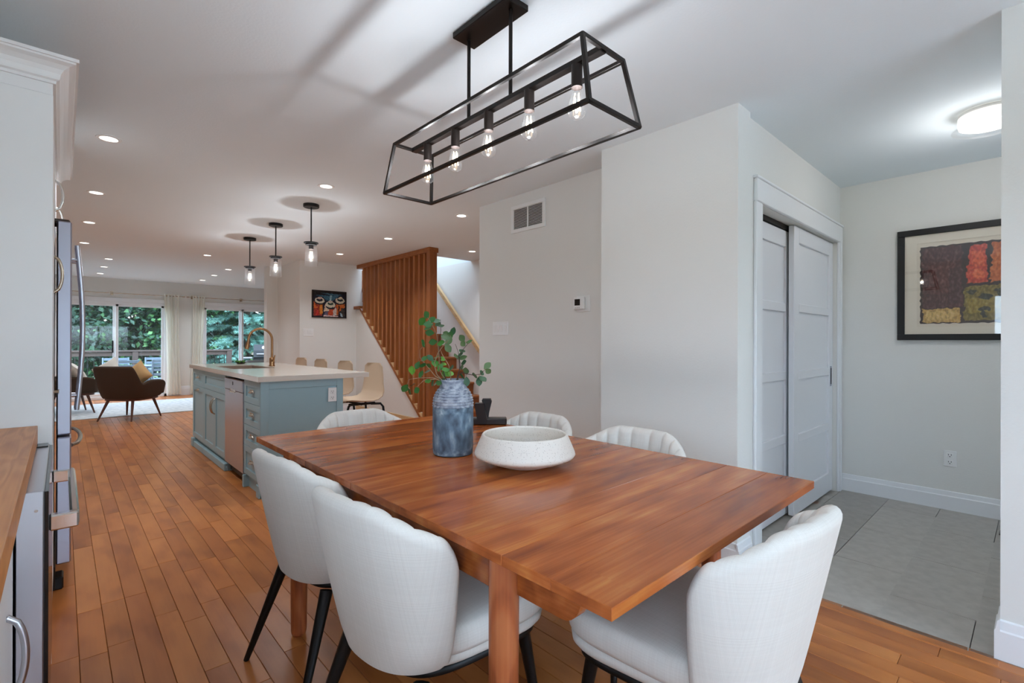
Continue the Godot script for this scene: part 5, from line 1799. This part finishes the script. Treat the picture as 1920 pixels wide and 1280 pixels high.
# ------------------------------------------------------------------ garden
func leafy(parent: Node, called: String, blobs: Array, count: int, size: float, cols: Array, sd: int, flat := 0.5) -> void:
	var mb := MB.new()
	# a folded leaf
	var L := [V(0, 0, 0), V(0.32, 0.45, 0.08), V(0, 1, -0.06), V(-0.32, 0.45, 0.08), V(0, 0.45, 0)]
	mb.tri(L[0], L[1], L[4], V(0, 0, 1)); mb.tri(L[1], L[2], L[4], V(0, 0, 1)); mb.tri(L[2], L[3], L[4], V(0, 0, 1)); mb.tri(L[3], L[0], L[4], V(0, 0, 1))
	var r := RandomNumberGenerator.new()
	r.seed = sd
	var mm := MultiMesh.new()
	mm.transform_format = MultiMesh.TRANSFORM_3D
	mm.use_colors = true
	mm.mesh = mb.mesh()
	mm.instance_count = count
	var clumps := []
	for k in 140:
		var b: Array = blobs[r.randi() % blobs.size()]
		var d := V(r.randfn(), r.randfn(), r.randfn()).normalized() * pow(r.randf_range(0.35, 1.0), 0.5)
		clumps.append([b[0] + d * b[1], r.randf_range(0.25, 0.55), r.randf()])
	for k in count:
		var c: Array = clumps[r.randi() % clumps.size()]
		var p: Vector3 = c[0] + V(r.randfn(), r.randfn() * flat, r.randfn()) * c[1] * 0.6
		var up := V(r.randfn(), -0.5 + r.randfn() * 0.5, r.randfn()).normalized()
		var fc := (V(0, 1, 0.3) + V(r.randfn(), r.randfn(), r.randfn()) * 0.5).normalized()
		fc = (fc - up * fc.dot(up)).normalized()
		var s := size * r.randf_range(0.7, 1.3)
		mm.set_instance_transform(k, Transform3D(Basis(up.cross(fc), up, fc).scaled_local(V(s, s, s)), p))
		var col: Color = cols[r.randi() % cols.size()]
		mm.set_instance_color(k, col.srgb_to_linear())
	var mi := MultiMeshInstance3D.new()
	mi.name = called
	mi.multimesh = mm
	var lm := mat(Color(1, 1, 1), 0.6)
	lm.vertex_color_use_as_albedo = true
	lm.backlight_enabled = true
	lm.backlight = c8(50, 64, 36)
	mi.material_override = lm
	mi.set_meta("kind", "stuff")
	parent.add_child(mi)

func tree(label: String, at: Vector3, h: float, rad: float, count: int, size: float, cols: Array, sd: int) -> void:
	var t := thing("tree", label, "tree", at, 0, "trees beyond the deck")
	obj("trunk", MB.new().tube([V(0, 0.0, 0), V(0.05, h * 0.3, 0.04), V(0, h * 0.6, 0), V(0.1, h * 0.85, 0.05)], [0.22, 0.17, 0.11, 0.04], 10), M.bark, t)
	var blobs := [[V(0, h * 0.62, 0), V(rad, h * 0.36, rad)], [V(rad * 0.4, h * 0.45, rad * 0.3), V(rad * 0.8, h * 0.3, rad * 0.8)], [V(-rad * 0.4, h * 0.4, rad * 0.2), V(rad * 0.8, h * 0.32, rad * 0.8)]]
	leafy(t, "foliage", blobs, count, size, cols, sd)

func build_outside() -> void:
	var G := -1.0
	tag(obj("lawn", B(V(-40, G - 0.2, -60), V(40, G, 40)), M.grass, self), "green lawn around the house", "lawn").set_meta("kind", "stuff")
	tag(obj("driveway", B(V(-12, G, 2.75), V(14, G + 0.04, 16)), mat(c8(232, 230, 225), 0.9), self), "unseen pale concrete slab added in front of the house to bounce daylight inside", "driveway")  # unseen pale ground, added to reflect sky light up onto the ceiling
	tag(obj("side_path", B(V(-9, G, -6), V(-0.95, G + 0.04, 2.74)), mat(c8(232, 230, 225), 0.9), self), "unseen pale concrete slab added beside the kitchen wall to bounce daylight", "path")  # same added pale ground, reflecting sky light in through the left window
	var D := -0.12
	var dk := thing("deck", "weathered grey wooden deck outside the garden doors", "deck", V(2.5, D, -14.7))
	for k in 22:
		var z := -13.1 - 0.145 * k
		obj("deck_board", B(V(-4.5, -0.03, z - 0.14 + 14.7), V(4.5, 0.0, z + 14.7), 0.003), M.deck, dk)
	obj("deck_skirt", B(V(-4.5, G - D, -1.55), V(4.5, -0.03, 1.6)), M.rail_wood, dk)
	# railing
	var rl := thing("deck_railing", "brown wooden deck railing with thin black balusters", "railing", V(0, D, -16.1))
	obj("top_rail", B(V(-2.0, 1.03, -0.07), V(3.68, 1.07, 0.07), 0.004), M.rail_wood, rl)
	obj("side_rail", B(V(-2.0, 0.92, -0.02), V(3.68, 1.03, 0.02), 0.003), M.rail_wood, rl)
	obj("bottom_rail", B(V(-2.0, 0.1, -0.02), V(3.68, 0.18, 0.02), 0.003), M.rail_wood, rl)
	for x: float in [-1.95, -0.4, 1.42, 2.6, 3.6]:
		obj("post", B(V(x - 0.06, 0, -0.06), V(x + 0.06, 1.03, 0.06), 0.004), M.rail_wood, rl)
	var x := -1.8
	while x < 3.5:
		obj("baluster", MB.new().tube([V(x, 0.15, 0), V(x, 0.95, 0)], 0.009, 6), M.black, rl)
		x += 0.12
	# patio set
	var tb := thing("patio_table", "pale grey slatted patio table on the deck", "table", V(1.42, D, -14.75))
	for k in 7: obj("slat", B(V(-0.75, 0.70, -0.42 + k * 0.122), V(0.75, 0.725, -0.31 + k * 0.122), 0.003), M.patio, tb)
	for sx: float in [-1.0, 1.0]:
		for sz: float in [-1.0, 1.0]:
			obj("leg", B(V(sx * 0.68 - 0.03, 0, sz * 0.36 - 0.03), V(sx * 0.68 + 0.03, 0.70, sz * 0.36 + 0.03), 0.003), M.patio, tb)
	var pc := thing("patio_chair", "pale grey slat-back patio chair, its back to the garden door", "chair", V(1.02, D, -14.02), 0.0, "patio chairs around the deck table")
	for k in 4: obj("back_slat", B(V(-0.23, 0.52 + k * 0.1, 0.235 + k * 0.012), V(0.23, 0.58 + k * 0.1, 0.255 + k * 0.012), 0.003), M.patio, pc)
	for k in 5: obj("seat_slat", B(V(-0.23, 0.42, -0.24 + k * 0.095), V(0.23, 0.44, -0.16 + k * 0.095), 0.003), M.patio, pc)
	for sx: float in [-1.0, 1.0]:
		obj("leg", MB.new().tube([V(sx * 0.25, 0, 0.22), V(sx * 0.25, 0.45, 0.23), V(sx * 0.25, 0.89, 0.285)], 0.02, 6), M.patio, pc)
		obj("leg", MB.new().tube([V(sx * 0.25, 0, -0.22), V(sx * 0.25, 0.65, -0.22)], 0.02, 6), M.patio, pc)
		obj("arm_rest", B(V(sx * 0.25 - 0.03, 0.645, -0.25), V(sx * 0.25 + 0.03, 0.67, 0.25), 0.003), M.patio, pc)
	copy(pc, V(1.78, D, -14.02), 0.0, "pale grey slat-back patio chair beside the one with its back to the garden door")
	copy(pc, V(1.0, D, -15.45), PI, "pale grey patio chair across the deck table, by the railing")
	copy(pc, V(1.85, D, -15.45), PI, "second pale grey patio chair across the deck table, by the railing")
	# barbecue
	var bq := thing("barbecue", "black barbecue with a round white thermometer on its hood", "barbecue", V(4.42, D, -15.2), -0.3)
	obj("cart", B(V(-0.4, 0.05, -0.28), V(0.4, 0.85, 0.28), 0.02), M.black, bq)
	var m := MB.new()
	var to := func(a: float, b: float, d: float) -> Vector3: return V(d, b, a)
	m.prism(pl([-0.28, 0.86, -0.28, 1.02, -0.16, 1.2, 0.02, 1.22, 0.2, 1.05, 0.29, 0.86]), -0.38, 0.38, to)
	obj("hood", m, M.black, bq)
	obj("thermometer", MB.new().tube([V(-0.12, 1.11, 0.10), V(-0.12, 1.135, 0.135)], 0.05, 18), mat(c8(235, 235, 235), 0.4), bq)
	obj("handle", MB.new().tube([V(-0.3, 0.95, 0.3), V(0.3, 0.95, 0.3)], 0.012, 8), M.steel, bq)
	obj("side_shelf", B(V(-0.72, 0.82, -0.22), V(-0.41, 0.86, 0.22), 0.004), M.steel, bq)
	# trees
	var mg := [c8(42, 78, 50), c8(54, 96, 54), c8(66, 112, 62), c8(34, 64, 46), c8(46, 84, 60), c8(84, 128, 70)]
	var dg := [c8(28, 52, 38), c8(36, 64, 44), c8(24, 44, 36), c8(42, 72, 52)]
	tree("bright green maple behind the deck railing", V(2.6, G, -20.5), 6.5, 1.9, 13000, 0.17, mg, 201)
	tree("dark green maple at the left of the deck", V(-0.2, G, -20.8), 6.5, 1.9, 12000, 0.17, dg + [mg[0]], 202)
	tree("tall tree filling the gap between the maples", V(1.2, G, -24.0), 8.5, 2.8, 16000, 0.30, dg, 203)
	tree("dark tree to the left of the spruce", V(4.4, G, -25.5), 9.0, 2.6, 16000, 0.34, dg, 204)
	tree("dark tree beyond the barbecue", V(8.6, G, -27.0), 9.0, 3.2, 16000, 0.36, dg, 205)
	tree("distant tree at the far left", V(-3.5, G, -25.0), 8.0, 3.0, 14000, 0.36, dg, 206)
	tree("broad dark tree behind the tall tree", V(1.8, G, -29.0), 11.0, 4.0, 16000, 0.45, dg, 208)
	tree("broad dark tree far behind the spruce", V(6.6, G, -32.0), 12.0, 4.5, 16000, 0.5, dg, 209)
	# shrub
	var sh := thing("shrub", "yellow-green shrub behind the barbecue", "shrub", V(5.7, G, -18.6))
	leafy(sh, "foliage", [[V(0, 1.0, 0), V(0.9, 0.9, 0.6)]], 5000, 0.12, [c8(120, 170, 50), c8(146, 190, 64), c8(100, 150, 48)], 207)
	obj("stem", MB.new().tube([V(0, 0.0, 0), V(0, 1.0, 0)], [0.05, 0.02], 8), M.bark, sh)
	build_spruce(V(4.9, G, -19.4))

func build_spruce(at: Vector3) -> void:
	var t := thing("spruce", "blue spruce with layered drooping boughs beyond the deck", "tree", at)
	obj("trunk", MB.new().tube([V(0, 0.0, 0), V(0, 4.0, 0), V(0, 7.5, 0)], [0.16, 0.1, 0.02], 10), M.bark, t)
	var r := RandomNumberGenerator.new()
	r.seed = 301
	# sprig: a tapered bristly spindle along +y
	var mb := MB.new()
	for k in 5:
		var a := TAU * k / 5
		var c := V(cos(a), 0, sin(a))
		for j in 4:
			var b := V(0, 0.2 * j, 0)
			mb.tri(b, b + c * 0.2 + V(0, 0.22, 0), b + V(0, 0.09, 0), c.cross(V(0, 1, 0)))
	mb.tri(V(-0.05, 0, 0), V(0.05, 0, 0), V(0, 1, 0), V(0, 0, 1))
	var mesh_ := mb.mesh()
	var xf := []
	var wood := MB.new()
	for layer in 17:
		var y := 0.75 + 0.39 * layer
		var reach := 2.5 * (1.0 - y / 7.8) + 0.15
		var n := 11
		for k in n:
			var a := TAU * (k + 0.5 * (layer % 2)) / n + r.randf_range(-0.2, 0.2)
			var d := V(cos(a), 0, sin(a))
			var rc := reach * r.randf_range(0.8, 1.1)
			var pts := []
			for j in 5:
				var f := j / 4.0
				pts.append(V(0, y, 0) + d * rc * f + V(0, 0.18 * rc * f - 0.34 * rc * f * f, 0))
			wood.tube(pts, [0.03, 0.024, 0.018, 0.012, 0.005], 5, false)
			for j in 80:
				var f := pow(r.randf(), 0.6)
				var side := d.cross(Vector3.UP) * r.randf_range(-1, 1)
				var p := V(0, y, 0) + d * rc * f + V(0, 0.18 * rc * f - 0.34 * rc * f * f, 0) + side * 0.34 * (1.15 - f) * rc * 0.5
				var up := (d * 0.9 + side * 0.9 + V(0, r.randf_range(-0.5, 0.1), 0)).normalized()
				var fc := up.cross(V(r.randfn(), 0.3, r.randfn())).normalized()
				var s := r.randf_range(0.30, 0.52)
				xf.append(Transform3D(Basis(up.cross(fc), up, fc).scaled_local(V(s * 0.6, s, s * 0.6)), p))
	var wo := obj("branches", wood, M.bark, t)
	wo.set_meta("kind", "stuff")
	var mm := MultiMesh.new()
	mm.transform_format = MultiMesh.TRANSFORM_3D
	mm.use_colors = true
	mm.mesh = mesh_
	mm.instance_count = xf.size()
	var cols := [c8(104, 150, 138), c8(128, 174, 162), c8(90, 134, 122), c8(146, 190, 176), c8(108, 150, 126)]
	for k in xf.size():
		mm.set_instance_transform(k, xf[k])
		mm.set_instance_color(k, cols[r.randi() % cols.size()].srgb_to_linear())
	var mi := MultiMeshInstance3D.new()
	mi.name = "needles"
	mi.multimesh = mm
	var lm := mat(Color(1, 1, 1), 0.7)
	lm.vertex_color_use_as_albedo = true
	mi.material_override = lm
	mi.set_meta("kind", "stuff")
	t.add_child(mi)
